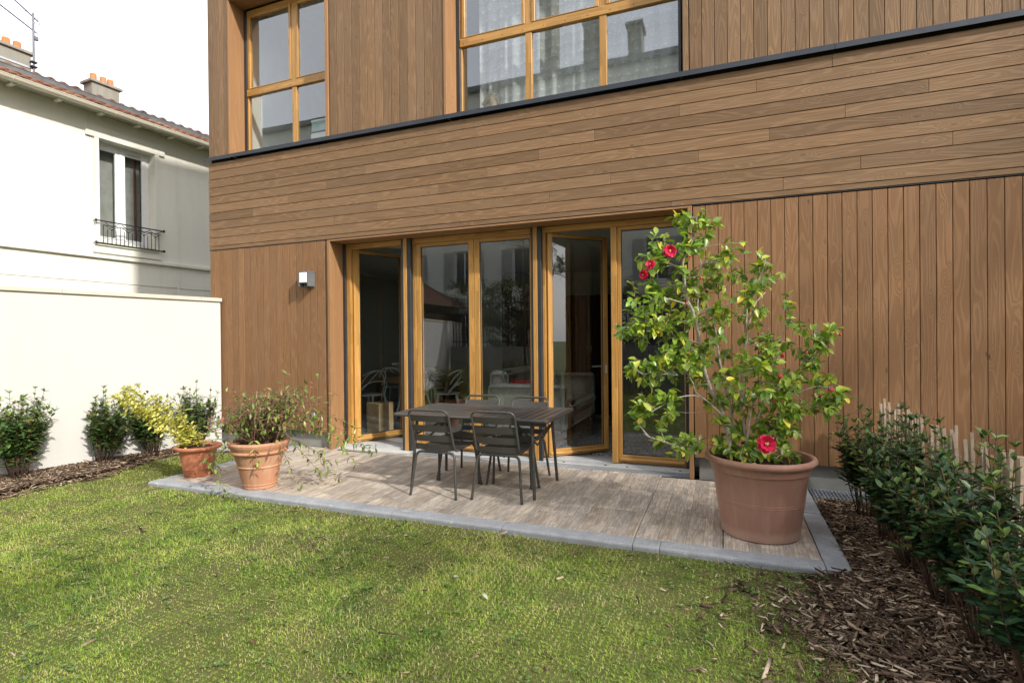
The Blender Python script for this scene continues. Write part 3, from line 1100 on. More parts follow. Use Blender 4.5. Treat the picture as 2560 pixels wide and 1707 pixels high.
# ---- ground floor glazing
DY = 6.050
ZB, ZT = 0.050, 2.700
fr = group_part('door_frame', H)
hstick('head', fr, PINE, -4.815, -0.375, 2.700, 2.768, DY, 0.07)
vstick('edge_profile', fr, ANTHRA, -4.861, -4.816, 0.03, 2.768, DY - 0.02, 0.09)
vstick('edge_profile', fr, ANTHRA, -0.374, -0.329, 0.03, 2.768, DY - 0.006, 0.09)
vstick('post', fr, PINE, -4.815, -4.745, 0.04, 2.6995, DY, 0.075)
for (a, b, c, d) in ((-3.905, -3.869, -3.815, -3.761), (-2.110, -2.083, -2.029, -1.982)):
    # structural posts standing slightly proud, dark either side of a wooden cover strip
    vstick('post_profile', fr, ANTHRA, a, b, 0.01, 2.7715, DY - 0.050, 0.12)
    vstick('post', fr, PINE, b + 0.001, c - 0.001, 0.012, 2.7715, DY - 0.056, 0.12)
    vstick('post_profile', fr, ANTHRA, c, d, 0.01, 2.7715, DY - 0.050, 0.12)
vstick('post', fr, PINE, -3.760, -3.712, 0.06, 2.6995, DY + 0.002, 0.07)
vstick('post', fr, PINE, -1.981, -1.945, 0.06, 2.6995, DY + 0.002, 0.07)
sl_ = MB()
sl_.box(-4.86, -0.33, 6.10, 6.24, -0.02, 0.046)
sl_.box(-4.86, -0.33, 6.03, 6.0995, -0.02, 0.040)
adopt(sl_.build('threshold', ALU), fr)
for sx in (-4.55, -3.95, -3.2, -2.5, -1.75, -1.26, -1.02, -0.45):
    o = MB().box(sx, sx + 0.028, 6.0288, 6.0305, 0.012, 0.022).build('drain_slot', ANTHRA)
    adopt(o, fr)


def door_leaf(x0, x1, yaw_deg=0.0, hinge='l', handle=False, y=DY + 0.006, wl=0.088, wr=0.088):
    """glazed leaf; opens inward around its hinge edge"""
    e = group_part('door', H)
    px = x0 if hinge == 'l' else x1
    M = Matrix.Translation((px, y + 0.03, 0)) @ Matrix.Rotation(math.radians(yaw_deg), 4, 'Z') @ Matrix.Translation((-px, -(y + 0.03), 0))
    parts = []
    parts.append(vstick('stile', None, PINE, x0, x0 + wl, ZB + 0.005, ZT - 0.003, y, 0.068))
    parts.append(vstick('stile', None, PINE, x1 - wr, x1, ZB + 0.005, ZT - 0.003, y, 0.068))
    parts.append(hstick('rail', None, PINE, x0 + wl + 0.0005, x1 - wr - 0.0005, 0.060, 0.143, y + 0.002, 0.064))
    parts.append(hstick('weather_bar', None, PINE, x0 + 0.012, x1 - 0.008, 0.078, 0.108, y - 0.018, 0.0195, 0.008))
    parts.append(hstick('rail', None, PINE, x0 + wl + 0.0005, x1 - wr - 0.0005, 2.655, ZT - 0.003, y + 0.002, 0.064))
    parts.append(MB().box(x0 + wl, x1 - wr, y + 0.022, y + 0.046, 0.1435, 2.6545).build('pane', GLASS))
    g = 0.009
    gk = MB()
    gk.box(x0 + wl, x0 + wl + g, y + 0.012, y + 0.0215, 0.1435, 2.6545)
    gk.box(x1 - wr - g, x1 - wr, y + 0.012, y + 0.0215, 0.1435, 2.6545)
    gk.box(x0 + wl + g, x1 - wr - g, y + 0.012, y + 0.0215, 0.1435, 0.1435 + g)
    gk.box(x0 + wl + g, x1 - wr - g, y + 0.012, y + 0.0215, 2.6545 - g, 2.6545)
    parts.append(gk.build('gasket', ANTHRA))
    if handle:
        hm = MB()
        hx = x1 - wr / 2
        hm.box(hx - 0.015, hx + 0.015, y + 0.0685, y + 0.078, 1.0, 1.14, 0.003)
        hm.tube([(hx, y + 0.078, 1.10), (hx, y + 0.125, 1.10), (hx - 0.02, y + 0.13, 1.10), (hx - 0.12, y + 0.13, 1.10)], 0.009)
        parts.append(hm.build('handle', ALU))
        pl = MB().box(hx - 0.013, hx + 0.013, y - 0.004, y - 0.0005, 1.02, 1.12, 0.002)
        parts.append(pl.build('keyhole_plate', ALU))
    # hinges on the hinge edge
    for hz in (0.25, 1.3, 2.4):
        hm = MB().tube([(px + (0.0 if hinge == 'l' else 0), y + 0.078, hz - 0.05), (px, y + 0.078, hz + 0.05)], 0.009, 8)
        parts.append(hm.build('hinge', ALU))
    for p in parts:
        p.matrix_basis = M @ p.matrix_basis
        adopt(p, e)
    return e


door_leaf(-4.738, -3.912, 64.0, 'l', handle=True)
door_leaf(-3.708, -2.882, 0, 'l', wl=0.066, wr=0.072)
door_leaf(-2.877, -2.112, 0, 'l', wl=0.072, wr=0.03)
door_leaf(-1.940, -1.125, 43.0, 'l', handle=True, wl=0.062, wr=0.062)
vstick('post', fr, PINE, -1.169, -1.103, 0.05, 2.6995, DY - 0.016, 0.07)
door_leaf(-1.100, -0.376, 0, 'r', wl=0.042, wr=0.010)

# concrete landing strip and drain grate in front of the doors
landing = MB()
landing.box(-4.858, -0.331, 5.985, 6.028, -0.05, 0.012)
landing.add([(-4.858, 5.862, 0.0035), (-3.95, 5.862, 0.0035), (-3.55, 5.984, 0.0055), (-4.858, 5.984, 0.0115),
             (-4.858, 5.862, -0.05), (-3.95, 5.862, -0.05), (-3.55, 5.984, -0.05), (-4.858, 5.984, -0.05)],
            [(0, 1, 2, 3), (0, 4, 5, 1), (1, 5, 6, 2), (2, 6, 7, 3), (3, 7, 4, 0)])
lo = landing.build('landing', SILLC)
lo['kind'] = 'structure'
sheet('channel_bed', [(-4.86, 5.85), (-0.33, 5.85), (-0.33, 5.99), (-4.86, 5.99)], -0.045, ANTHRA)


def grate(x0, x1, y0, y1, z, pitch, label, ang=0):
    e = empty('drain_grate', ((x0 + x1) / 2, (y0 + y1) / 2, z), label, 'grate')
    fm = MB()
    fm.box(x0, x1, y0, y0 + 0.004, z - 0.022, z)
    fm.box(x0, x1, y1 - 0.004, y1, z - 0.022, z)
    fm.box(x0, x0 + 0.004, y0 + 0.0041, y1 - 0.0041, z - 0.022, z)
    fm.box(x1 - 0.004, x1, y0 + 0.0041, y1 - 0.0041, z - 0.022, z)
    adopt(fm.build('frame', GALV), e)
    n = int((x1 - x0) / pitch)
    me = MB().box(-0.0030, 0.0030, y0 + 0.0045, y1 - 0.0045, -0.02, -0.001).build('bar', GALV, mesh_only=True)
    for i in range(1, n):
        o = bpy.data.objects.new('bar', me)
        COL.objects.link(o)
        o.location = (x0 + i * (x1 - x0) / n, 0, z)
        adopt(o, e)
    cm = MB()
    for k in range(1, 5):
        yy = y0 + (y1 - y0) * k / 5
        cm.box(x0 + 0.0045, x1 - 0.0045, yy - 0.0008, yy + 0.0008, z - 0.012, z - 0.0022)
    o = cm.build('cross_wires', GALV)
    adopt(o, e)
    return e


grate(-3.94, -0.332, 5.856, 5.982, 0.002, 0.0165, 'long galvanised drain grate running below the glazed doors')
grate(0.765, 1.95, 5.47, 5.855, -0.012, 0.030, 'wide steel grate beside the mulch at the foot of the concrete plinth')

# ================================================================== INTERIOR
def struct_box(name, mat, *b):
    m = MB()
    for q in b:
        m.box(*q)
    o = m.build(name, mat)
    o['kind'] = 'structure'
    return o


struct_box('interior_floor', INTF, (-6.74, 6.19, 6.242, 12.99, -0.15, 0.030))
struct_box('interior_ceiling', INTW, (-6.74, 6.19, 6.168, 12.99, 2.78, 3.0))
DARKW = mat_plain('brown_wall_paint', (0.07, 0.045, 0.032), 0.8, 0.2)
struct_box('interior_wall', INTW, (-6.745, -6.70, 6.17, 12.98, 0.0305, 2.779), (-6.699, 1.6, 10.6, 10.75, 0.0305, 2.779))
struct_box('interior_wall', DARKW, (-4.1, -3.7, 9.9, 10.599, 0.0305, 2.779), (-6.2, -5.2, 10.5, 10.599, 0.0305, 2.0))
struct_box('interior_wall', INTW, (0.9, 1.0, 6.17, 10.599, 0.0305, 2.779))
# upper room
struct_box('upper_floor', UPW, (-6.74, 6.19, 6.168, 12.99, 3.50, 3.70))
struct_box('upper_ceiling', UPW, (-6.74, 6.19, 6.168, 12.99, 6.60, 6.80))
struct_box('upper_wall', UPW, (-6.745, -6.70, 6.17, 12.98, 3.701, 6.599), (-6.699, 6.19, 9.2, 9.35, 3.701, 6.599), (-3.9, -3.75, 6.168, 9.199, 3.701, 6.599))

LINEN = mat_plain('grey_linen', (0.60, 0.60, 0.56), 0.95, 0.15, var=0.15, scale=25, bump=0.4, bscale=160)
REDC = mat_plain('red_cotton', (0.50, 0.012, 0.022), 0.85, 0.15, var=0.1)
OAK = mat_cladding('oak_table', (0.26, 0.15, 0.075), (0.40, 0.25, 0.13), (0.30, 0.18, 0.10), 0.95, 1.05, grain=0.5, rough=0.45)
STUMP = mat_cladding('pale_block', (0.34, 0.23, 0.12), (0.46, 0.34, 0.20), (0.30, 0.21, 0.12), 0.95, 1.05, grain=0.7)


def soft_box(name, x0, x1, y0, y1, z0, z1, bev, mat, parent, levels=2):
    m = MB().box(x0, x1, y0, y1, z0, z1, bev)
    o = m.build(name, mat, smooth=True)
    s = o.modifiers.new('sub', 'SUBSURF')
    s.levels = s.render_levels = levels
    return adopt(o, parent)


sofa = empty('sofa', (-2.6, 8.0, 0.03), 'grey fabric sofa standing end on behind the glass doors', 'sofa')
soft_box('armrest', -3.22, -2.06, 7.18, 7.40, 0.14, 0.80, 0.045, LINEN, sofa)
soft_box('armrest', -3.22, -2.06, 8.98, 9.18, 0.14, 0.86, 0.045, LINEN, sofa)
soft_box('backrest', -3.30, -3.00, 7.41, 8.97, 0.16, 0.98, 0.06, LINEN, sofa)
soft_box('seat_base', -2.99, -2.07, 7.41, 8.97, 0.14, 0.36, 0.03, LINEN, sofa)
soft_box('seat_cushion', -2.99, -2.00, 7.41, 8.97, 0.365, 0.54, 0.06, LINEN, sofa)
for lx, ly in ((-3.1, 7.25), (-2.15, 7.25), (-3.1, 9.1), (-2.15, 9.1)):
    adopt(MB().box(lx - 0.03, lx + 0.03, ly - 0.03, ly + 0.03, 0.031, 0.139, 0.004).build('leg', BACKING), sofa)


def cushion(loc, rot, s, label):
    n = 12
    mb = MB()
    V, F = [], []
    for side in (1, -1):
        for i in range(n + 1):
            for j in range(n + 1):
                a, b = i / n * 2 - 1, j / n * 2 - 1
                k = (1 - abs(a) ** 2.5) * (1 - abs(b) ** 2.5)
                pin = 1 - 0.07 * (1 - abs(b)) * abs(a) ** 3 - 0.07 * 0
                V.append((a * s * pin, b * s * (1 - 0.07 * (1 - abs(a))), side * 0.09 * k ** 0.5))
    m = (n + 1) ** 2
    for i in range(n):
        for j in range(n):
            q = [i * (n + 1) + j, (i + 1) * (n + 1) + j, (i + 1) * (n + 1) + j + 1, i * (n + 1) + j + 1]
            F.append(q)
            F.append([m + k for k in q][::-1])
    mb.add(V, F)
    o = mb.build('cushion', REDC, smooth=True)
    o.location = loc
    o.rotation_euler = rot
    return tag(o, label, 'cushion')


cushion((-2.62, 8.05, 0.76), (math.radians(72), 0, math.radians(65)), 0.24, 'large red cushion leaning on the sofa back')
cushion((-2.85, 7.62, 0.70), (math.radians(35), 0.1, math.radians(20)), 0.20, 'small red cushion lying behind the sofa armrest')

rg = MB().box(-2.4, -0.6, 6.45, 9.3, 0.031, 0.046, 0.004)
RUG = Mt('speckled_rug')
nn = RUG.noise(RUG.pos(), 55.0, 3.0, 0.7)
RUGM = RUG.end(RUG.pbr(RUG.mix(RUG.mr(nn, 0.44, 0.6, 0, 1), (0.035, 0.033, 0.031), (0.36, 0.35, 0.32)), 0.95, 0.1, nrm=RUG.bump(nn, 0.8, 0.01)))
tag(rg.build('rug', RUGM), 'dark speckled shaggy rug on the floor inside the doors', 'rug')

# curtain (dark brown, pleated) behind the half open leaf
def curtain(name, x0, x1, y, z0, z1, amp, per, mat, label, th=0.004, cat='curtain', skew=0.0):
    n = int((x1 - x0) / per * 10)
    V, F = [], []
    nz_ = 8
    for side in (0, 1):
        for i in range(n + 1):
            x = x0 + (x1 - x0) * i / n
            for j in range(nz_ + 1):
                z = z0 + (z1 - z0) * j / nz_
                a = amp * (0.75 + 0.25 * math.sin(i * 0.13)) * (1 - 0.25 * j / nz_)
                V.append((x + skew * (1 - j / nz_) * (1 if i > n / 2 else -1) * 0, y + a * math.sin(2 * PI * (x - x0) / per + 0.6 * math.sin(x * 5)) + side * th, z))
    m = (n + 1) * (nz_ + 1)
    for i in range(n):
        for j in range(nz_):
            q = [i * (nz_ + 1) + j, (i + 1) * (nz_ + 1) + j, (i + 1) * (nz_ + 1) + j + 1, i * (nz_ + 1) + j + 1]
            F.append(q)
            F.append([m + k for k in q][::-1])
    for i in range(n):
        for jj in (0, nz_):
            q = [i * (nz_ + 1) + jj, (i + 1) * (nz_ + 1) + jj]
            F.append([q[0], q[1], q[1] + m, q[0] + m])
    mb = MB()
    mb.add(V, F)
    o = mb.build(name, mat, smooth=True)
    return tag(o, label, cat)


BROWNC = mat_plain('brown_curtain_cloth', (0.045, 0.026, 0.018), 0.8, 0.2, var=0.2)
curtain('curtain', -2.75, -1.55, 9.75, 0.05, 2.25, 0.06, 0.16, BROWNC, 'dark brown pleated curtain hanging at the back of the living room')
cab = MB().box(-1.45, -1.12, 8.9, 9.5, 0.031, 2.1, 0.01)
tag(cab.build('tall_cabinet', mat_plain('black_cabinet', (0.012, 0.011, 0.011), 0.5, 0.3)), 'tall black cabinet beyond the sofa', 'cabinet')

# dining table and curvy chairs
dt = empty('dining_table', (-6.0, 8.95, 0.03), 'oak dining table seen through the left door', 'table')
stick('table_top', dt, OAK, (-6.65, 8.90, 0.74), X_, Y_, 1.72, 0.9, 0.035, 0.004)
hstick('apron', dt, OAK, -6.62, -4.96, 0.655, 0.7395, 8.47, 0.025)
for lx, ly in ((-6.62, 8.50), (-5.02, 8.50), (-6.62, 9.30), (-5.02, 9.30)):
    vstick('leg', dt, OAK, lx - 0.035, lx + 0.035, 0.031, 0.7395 if ly > 9 else 0.6545, ly - 0.03, 0.07)


def curvy_chair(loc, rz, label):
    e = empty('moulded_chair', loc, label, 'chair', 'pale moulded chairs round the dining table', rz)
    sm = MB()
    n = 24
    V = [(0.0, 0.0, 0.445)]
    for k in range(n):
        a = 2 * PI * k / n
        r = 0.225
        V.append((r * math.cos(a), r * math.sin(a), 0.455))
    V2 = [(x, y, z - 0.022) for x, y, z in V]
    F = [(0, 1 + k, 1 + (k + 1) % n) for k in range(n)]
    F += [(n + 1, n + 2 + (k + 1) % n, n + 2 + k) for k in range(n)]
    F += [(1 + k, n + 2 + k, n + 2 + (k + 1) % n, 1 + (k + 1) % n) for k in range(n)]
    sm.add(V + V2, F)
    sm.build('seat', WHITEPL, e, smooth=True, auto=40)
    for sx in (-1, 1):
        for sy in (-1, 1):
            lm = MB().tube([(sx * 0.17, sy * 0.16, 0.44), (sx * 0.205, sy * 0.20, 0.22), (sx * 0.235, sy * 0.235, 0.0)], [0.02, 0.015, 0.010], 8)
            lm.build('leg', WHITEPL, e, smooth=True)
    # three intertwined back loops
    def arc(f, r=0.0105):
        pts = [f(t / 24) for t in range(25)]
        return MB().tube(pts, r, 6)
    loops = [
        lambda t: (0.27 * math.cos(PI * t), -0.05 - 0.24 * math.sin(PI * t), 0.46 + 0.20 * math.sin(PI * t) ** 0.5 + 0.0),
        lambda t: (0.27 - 0.46 * t, 0.10 - 0.36 * math.sin(PI * min(1, t * 0.8 + 0.1)), 0.46 + 0.40 * math.sin(PI * (t * 0.72)) + 0.0),
        lambda t: (-0.27 + 0.46 * t, 0.10 - 0.36 * math.sin(PI * min(1, t * 0.8 + 0.1)), 0.46 + 0.40 * math.sin(PI * (t * 0.72))),
        lambda t: (0.24 * math.cos(PI * t), -0.06 - 0.22 * math.sin(PI * t), 0.62 + 0.24 * math.sin(PI * t) ** 0.7),
    ]
    for f in loops:
        arc(f).build('back_loop', WHITEPL, e, smooth=True)
    return e


curvy_chair((-4.70, 8.72, 0.03), math.radians(115), 'pale moulded chair nearest the sofa, its looped back towards the glass')
curvy_chair((-5.15, 8.30, 0.03), math.radians(165), 'pale moulded chair at the near corner of the dining table')
curvy_chair((-5.95, 8.12, 0.03), math.radians(178), 'pale moulded chair standing behind the wooden block')
curvy_chair((-6.45, 9.62, 0.03), math.radians(8), 'pale moulded chair on the far side of the dining table, left one')
curvy_chair((-5.55, 9.68, 0.03), math.radians(-8), 'pale moulded chair on the far side of the dining table, right one')
st = MB().box(0, 0.46, -0.145, 0.145, -0.145, 0.145, 0.006)
so_ = st.build('wooden_block', STUMP)
so_.matrix_basis = Matrix(((0, 0.97, 0.24, -4.96), (0, -0.24, 0.97, 7.0), (1, 0, 0, 0.031), (0, 0, 0, 1)))
tag(so_, 'square block of pale timber standing on the floor behind the open left door', 'stool')

# upper window contents
LACE = Mt('lace')
o_ = LACE.sep(LACE.pos())
uu = LACE.math('DIVIDE', o_[0], 0.105)
vv = LACE.math('DIVIDE', o_[2], 0.125)
row = LACE.math('FLOOR', vv)
us = LACE.math('ADD', uu, LACE.math('MULTIPLY', LACE.math('MODULO', row, 2.0), 0.5))
fu = LACE.math('SUBTRACT', LACE.math('FRACT', us), 0.5)
fv = LACE.math('SUBTRACT', LACE.math('FRACT', vv), 0.12)
ang = LACE.math('ARCTAN2', fu, fv)
rad = LACE.math('SQRT', LACE.math('ADD', LACE.math('MULTIPLY', fu, fu), LACE.math('MULTIPLY', fv, fv)))
spoke = LACE.mr(LACE.math('COSINE', LACE.math('MULTIPLY', ang, 15.0)), 0.45, 0.95, 0.0, 1.0)
spoke = LACE.math('MULTIPLY', spoke, LACE.mr(rad, 0.55, 0.6, 1.0, 0.0))
core = LACE.mr(rad, 0.05, 0.20, 1.0, 0.0)
pat = LACE.math('MAXIMUM', spoke, core)
al = LACE.mr(pat, 0, 1, 0.55, 0.97)
dif = LACE.n('BsdfDiffuse', {'Color': (0.82, 0.84, 0.83)}).outputs[0]
trl = LACE.n('BsdfTranslucent', {'Color': (0.82, 0.84, 0.83)}).outputs[0]
dm = LACE.n('MixShader', {0: 0.4, 1: dif, 2: trl}).outputs[0]
trp = LACE.n('BsdfTransparent').outputs[0]
LACEM = LACE.end(LACE.n('MixShader', {0: al, 1: trp, 2: dm}).outputs[0])
curtain('lace_curtain', -2.88, -0.42, 6.30, 3.72, 6.38, 0.028, 0.17, LACEM, 'white lace curtain with fan pattern behind the wide upper window')

# boxes inside upper left window, horse figure
bx = empty('storage_boxes', (-5.32, 6.50, 4.1), 'stack of white boxes with a purple edge on the left upper window ledge', 'boxes')
TEAL = mat_plain('pale_teal_card', (0.50, 0.66, 0.66), 0.6, 0.3)
PURP = mat_plain('purple_card', (0.10, 0.06, 0.18), 0.6, 0.3)
adopt(MB().box(-5.50, -5.22, 6.16, 6.42, 4.30, 4.43, 0.004).build('box', WHITEP), bx)
adopt(MB().box(-5.51, -5.21, 6.155, 6.43, 4.431, 4.45, 0.003).build('lid', PURP), bx)
adopt(MB().box(-5.49, -5.23, 6.165, 6.41, 4.451, 4.585, 0.004).build('box', TEAL), bx)
adopt(MB().box(-5.50, -5.22, 6.16, 6.42, 4.586, 4.62, 0.004).build('lid', WHITEP), bx)
shelf_t = MB().box(-6.2, -4.95, 6.135, 6.55, 4.26, 4.299, 0.004)
tag(shelf_t.build('window_shelf', WHITEP), 'white shelf inside the left upper window', 'shelf')
shelf_u = MB().box(-3.0, -2.0, 6.168, 6.26, 4.20, 4.235, 0.004)
tag(shelf_u.build('window_shelf', WHITEP), 'narrow white ledge inside the wide upper window', 'shelf')
HORSEM = mat_plain('bronze_brown', (0.26, 0.18, 0.10), 0.45, 0.5)
hs = MB()
hs.tube([(-2.66, 6.21, 4.236), (-2.66, 6.21, 4.30), (-2.675, 6.21, 4.37), (-2.70, 6.21, 4.425)], [0.05, 0.045, 0.034, 0.026], 12)
hs.tube([(-2.69, 6.21, 4.425), (-2.73, 6.21, 4.40), (-2.775, 6.21, 4.355)], [0.030, 0.026, 0.017], 12)
hs.tube([(-2.692, 6.20, 4.44), (-2.688, 6.198, 4.475)], [0.010, 0.002], 6)
hs.tube([(-2.692, 6.222, 4.44), (-2.688, 6.224, 4.475)], [0.010, 0.002], 6)
for k in range(7):
    hs.box(-2.655 + k * 0.004, -2.632 + k * 0.005, 6.206, 6.214, 4.42 - k * 0.025, 4.435 - k * 0.024)
ho = hs.build('horse_figurine', HORSEM, smooth=True, auto=45)
ho.matrix_basis = Matrix.Translation((-2.70, 6.21, 4.236)) @ Matrix.Scale(1.35, 4) @ Matrix.Translation((2.70, -6.21, -4.236))
tag(ho, 'small brown horse head figurine on the ledge of the wide upper window', 'figurine')

# wall light
wl = empty('wall_light', (-5.21, 5.78, 2.28), 'square grey wall lamp with white diffuser on the cladding left of the doors', 'lamp')
GREYL = mat_plain('lamp_grey', (0.135, 0.14, 0.15), 0.5, 0.4)
m = MB()
m.box(-5.300, -5.125, 5.66, 5.789, 2.365, 2.385, 0.004)
m.box(-5.300, -5.278, 5.662, 5.789, 2.180, 2.3645, 0.003)
m.box(-5.150, -5.125, 5.662, 5.789, 2.180, 2.3645, 0.003)
m.box(-5.2775, -5.1505, 5.74, 5.789, 2.180, 2.3645, 0.003)
adopt(m.build('housing', GREYL), wl)
adopt(MB().box(-5.277, -5.151, 5.655, 5.739, 2.232, 2.3645, 0.004).build('diffuser', mat_plain('opal', (0.80, 0.82, 0.85), 0.5, 0.4, var=0.02)), wl)

# outdoor socket
sk = empty('wall_socket', (-5.13, 5.78, 0.47), 'small round outdoor socket low on the cladding behind the pot', 'socket')
m = MB().box(-5.185, -5.105, 5.755, 5.789, 0.42, 0.50, 0.006)
adopt(m.build('housing', ANTHRA), sk)
m = MB().lathe([(0, 0), (0.028, 0), (0.028, 0.008), (0.0, 0.010)], 20)
o = m.build('cover', WHITEP, smooth=True, auto=40)
o.matrix_basis = Matrix.Translation((-5.145, 5.7545, 0.46)) @ Matrix.Rotation(PI / 2, 4, 'X')
adopt(o, sk)

# ================================================================== GARDEN WALL
ga = math.radians(78.5)
gu = Vector((math.cos(ga), math.sin(ga), 0))
gn = Vector((math.sin(ga), -math.cos(ga), 0))
GO = Vector((-6.85, 5.768, 0))
gw = empty('garden_wall', GO - gu * 4, 'smooth white rendered garden wall with a flat stone coping left of the lawn', 'wall')
Mg = Matrix(((gu.x, gn.x, 0, GO.x), (gu.y, gn.y, 0, GO.y), (0, 0, 1, 0), (0, 0, 0, 1)))
# local: X along wall, Y = n (towards the lawn), Z up
o = MB().box(-12.3, 0.0, -0.20, 0.0, -0.20, 2.035, 0.004).build('wall', RENDW)
o.matrix_basis = Mg
adopt(o, gw)
b = 0.012
L_ = [1.0, 1.0, 1.0, 1.0, 1.0, 1.0, 1.0, 1.16]
L_ = [0.30, 1.58, 1.95, 1.6, 1.6, 1.6, 1.6, 1.6, 0.5]
xx = 0.012
for k, l in enumerate(L_):
    o = MB().box(xx - l + 0.0015, xx - 0.0015, -0.225, 0.028, 2.0355, 2.087, 0.004).build('coping_stone', COPING)
    o.matrix_basis = Mg
    adopt(o, gw)
    xx -= l

# ================================================================== NEIGHBOUR HOUSE
ha = math.radians(86)
hu = Vector((math.cos(ha), math.sin(ha), 0))
hn = Vector((math.sin(ha), -math.cos(ha), 0))
HO = Vector((-11.899, 7.144, 0))
# local: X = along wall, Y = -n (into the house), Z up  ->  right handed
Mh = Matrix(((hu.x, -hn.x, 0, HO.x), (hu.y, -hn.y, 0, HO.y), (0, 0, 1, 0), (0, 0, 0, 1)))
nh = empty('rendered_house', HO, 'old cream rendered house with red tiled roof behind the white garden wall', 'house')


def hadd(mb, name, mat, smooth=False, auto=None, parent=None, label=None):
    o = mb.build(name, mat, smooth=smooth, auto=auto)
    o.matrix_basis = Mh @ o.matrix_basis
    adopt(o, parent or nh)
    if label:
        o['label'] = label
    return o


mb = MB()
wall_grid(mb, (0, 0, 0), X_, NY, -9.0, 7.0, -0.2, 6.13, 0.35, [(0.03, 1.145, 3.555, 5.645)])
mb.box(-9.0, -8.65, 0.351, 8.0, -0.2, 6.13)
mb.box(6.65, 7.0, 0.351, 8.0, -0.2, 6.13)
mb.box(-9.0, 7.0, 8.001, 8.3, -0.2, 6.13)
hadd(mb, 'wall', RENDC)
# trims
hadd(MB().box(-0.205, 1.36, -0.045, -0.001, 5.647, 5.885, 0.004), 'lintel', TRIMC)
for a, b_ in ((-0.048, 0.030), (1.145, 1.235)):
    hadd(MB().box(a, b_, -0.040, -0.001, 3.47, 5.646, 0.003), 'jamb', TRIMC)
hadd(MB().box(-0.095, 1.272, -0.050, -0.001, 3.30, 3.45, 0.003), 'sill', TRIMC)
hadd(MB().box(-0.04, 1.20, -0.085, 0.20, 3.451, 3.552, 0.004), 'sill', TRIMC)
hadd(MB().box(-9.0, 7.0, -0.075, -0.001, 3.185, 3.262, 0.010), 'string_course', TRIMC)
hadd(MB().box(-9.0, 7.0, -0.012, -0.001, 2.70, 3.1845, 0.002), 'render_band', RENDC)
# window
wn = group_part('window', nh)
m = MB()
for q in ((0.031, 1.144, 0.20, 0.27, 5.575, 5.644), (0.031, 0.095, 0.20, 0.27, 3.556, 5.5745), (1.08, 1.144, 0.20, 0.27, 3.556, 5.5745), (0.096, 1.0795, 0.20, 0.27, 3.556, 3.60)):
    m.box(*q, 0.004)
hadd(m, 'frame', WHITEP, parent=wn)
for (a, b_) in ((0.097, 0.535), (0.590, 1.079)):
    m = MB()
    wl0, wr0 = (0.055, 0.055)
    m.box(a, a + 0.055, 0.185, 0.245, 3.602, 5.573, 0.006)
    m.box(b_ - 0.085, b_, 0.185, 0.245, 3.602, 5.573, 0.006)
    m.box(a + 0.0555, b_ - 0.0855, 0.185, 0.245, 3.602, 3.68, 0.006)
    m.box(a + 0.0555, b_ - 0.0855, 0.185, 0.245, 5.49, 5.573, 0.006)
    hadd(m, 'casement', WHITEP, parent=wn)
    hadd(MB().box(a + 0.055, b_ - 0.085, 0.205, 0.225, 3.68, 5.49), 'pane', GLASS, parent=wn)
hadd(MB().box(0.530, 0.595, 0.175, 0.184, 3.602, 5.573, 0.003), 'astragal', WHITEP, parent=wn)
hadd(MB().box(0.66, 0.96, 0.176, 0.184, 5.53, 5.538, 0.001), 'vent', IRON, parent=wn)
# grey voile and reddish side curtain inside
CURTG = mat_plain('grey_voile', (0.36, 0.355, 0.34), 0.9, 0.1)
hadd(MB().box(0.10, 1.07, 0.40, 0.43, 3.56, 5.60), 'voile', CURTG, parent=wn)
hadd(MB().box(0.93, 0.975, 0.36, 0.395, 3.56, 5.60, 0.01), 'side_curtain', mat_plain('rust_curtain', (0.20, 0.09, 0.065), 0.9, 0.1), parent=wn)
hadd(MB().box(0.06, 1.11, 0.352, 3.0, 3.40, 3.50), 'floor', CURTG)

# balcony guard rail
rl = group_part('guard_rail', nh)
ry = -0.10
hadd(MB().tube([(-0.06, ry, 3.945), (1.275, ry, 3.945)], 0.014, 6), 'top_rail', IRON, parent=rl)
hadd(MB().tube([(-0.06, ry, 3.495), (1.275, ry, 3.495)], 0.012, 6), 'bottom_rail', IRON, parent=rl)
hadd(MB().tube([(0.06, ry, 3.865), (1.17, ry, 3.865)], 0.008, 6), 'middle_rail', IRON, parent=rl)
for xx in (-0.07, 1.285):
    for zz in (3.945, 3.495):
        m = MB()
        m.lathe([(0, -0.035), (0.02, -0.02), (0.028, 0), (0.02, 0.02), (0, 0.035)], 8, (xx, ry, zz))
        m.tube([(xx, ry, zz), (xx, -0.002, zz)], 0.010, 6)
        hadd(m, 'wall_fixing', IRON, parent=rl)
for k in range(15):
    xx = 0.06 + k * 0.0793
    zt_ = 3.79 if (k % 4) in (0, 2) else 3.865
    zt_ = 3.865 if k in (0, 14, 4, 8, 12) else 3.79
    hadd(MB().tube([(xx, ry, 3.497), (xx, ry, zt_)], 0.0075, 5), 'baluster', IRON, parent=rl)
for c in (0.22, 0.537, 0.854, 1.09):
    m = MB()
    for s_ in (-1, 1):
        m.tube([(c, ry, 3.79), (c + s_ * 0.12, ry, 3.86)], 0.007, 5)
        m.tube([(c, ry, 3.835), (c + s_ * 0.12, ry, 3.92)], 0.007, 5)
    m.box(c - 0.014, c + 0.014, ry - 0.011, ry + 0.011, 3.775, 3.80)
    hadd(m, 'chevron_ornament', IRON, parent=rl)
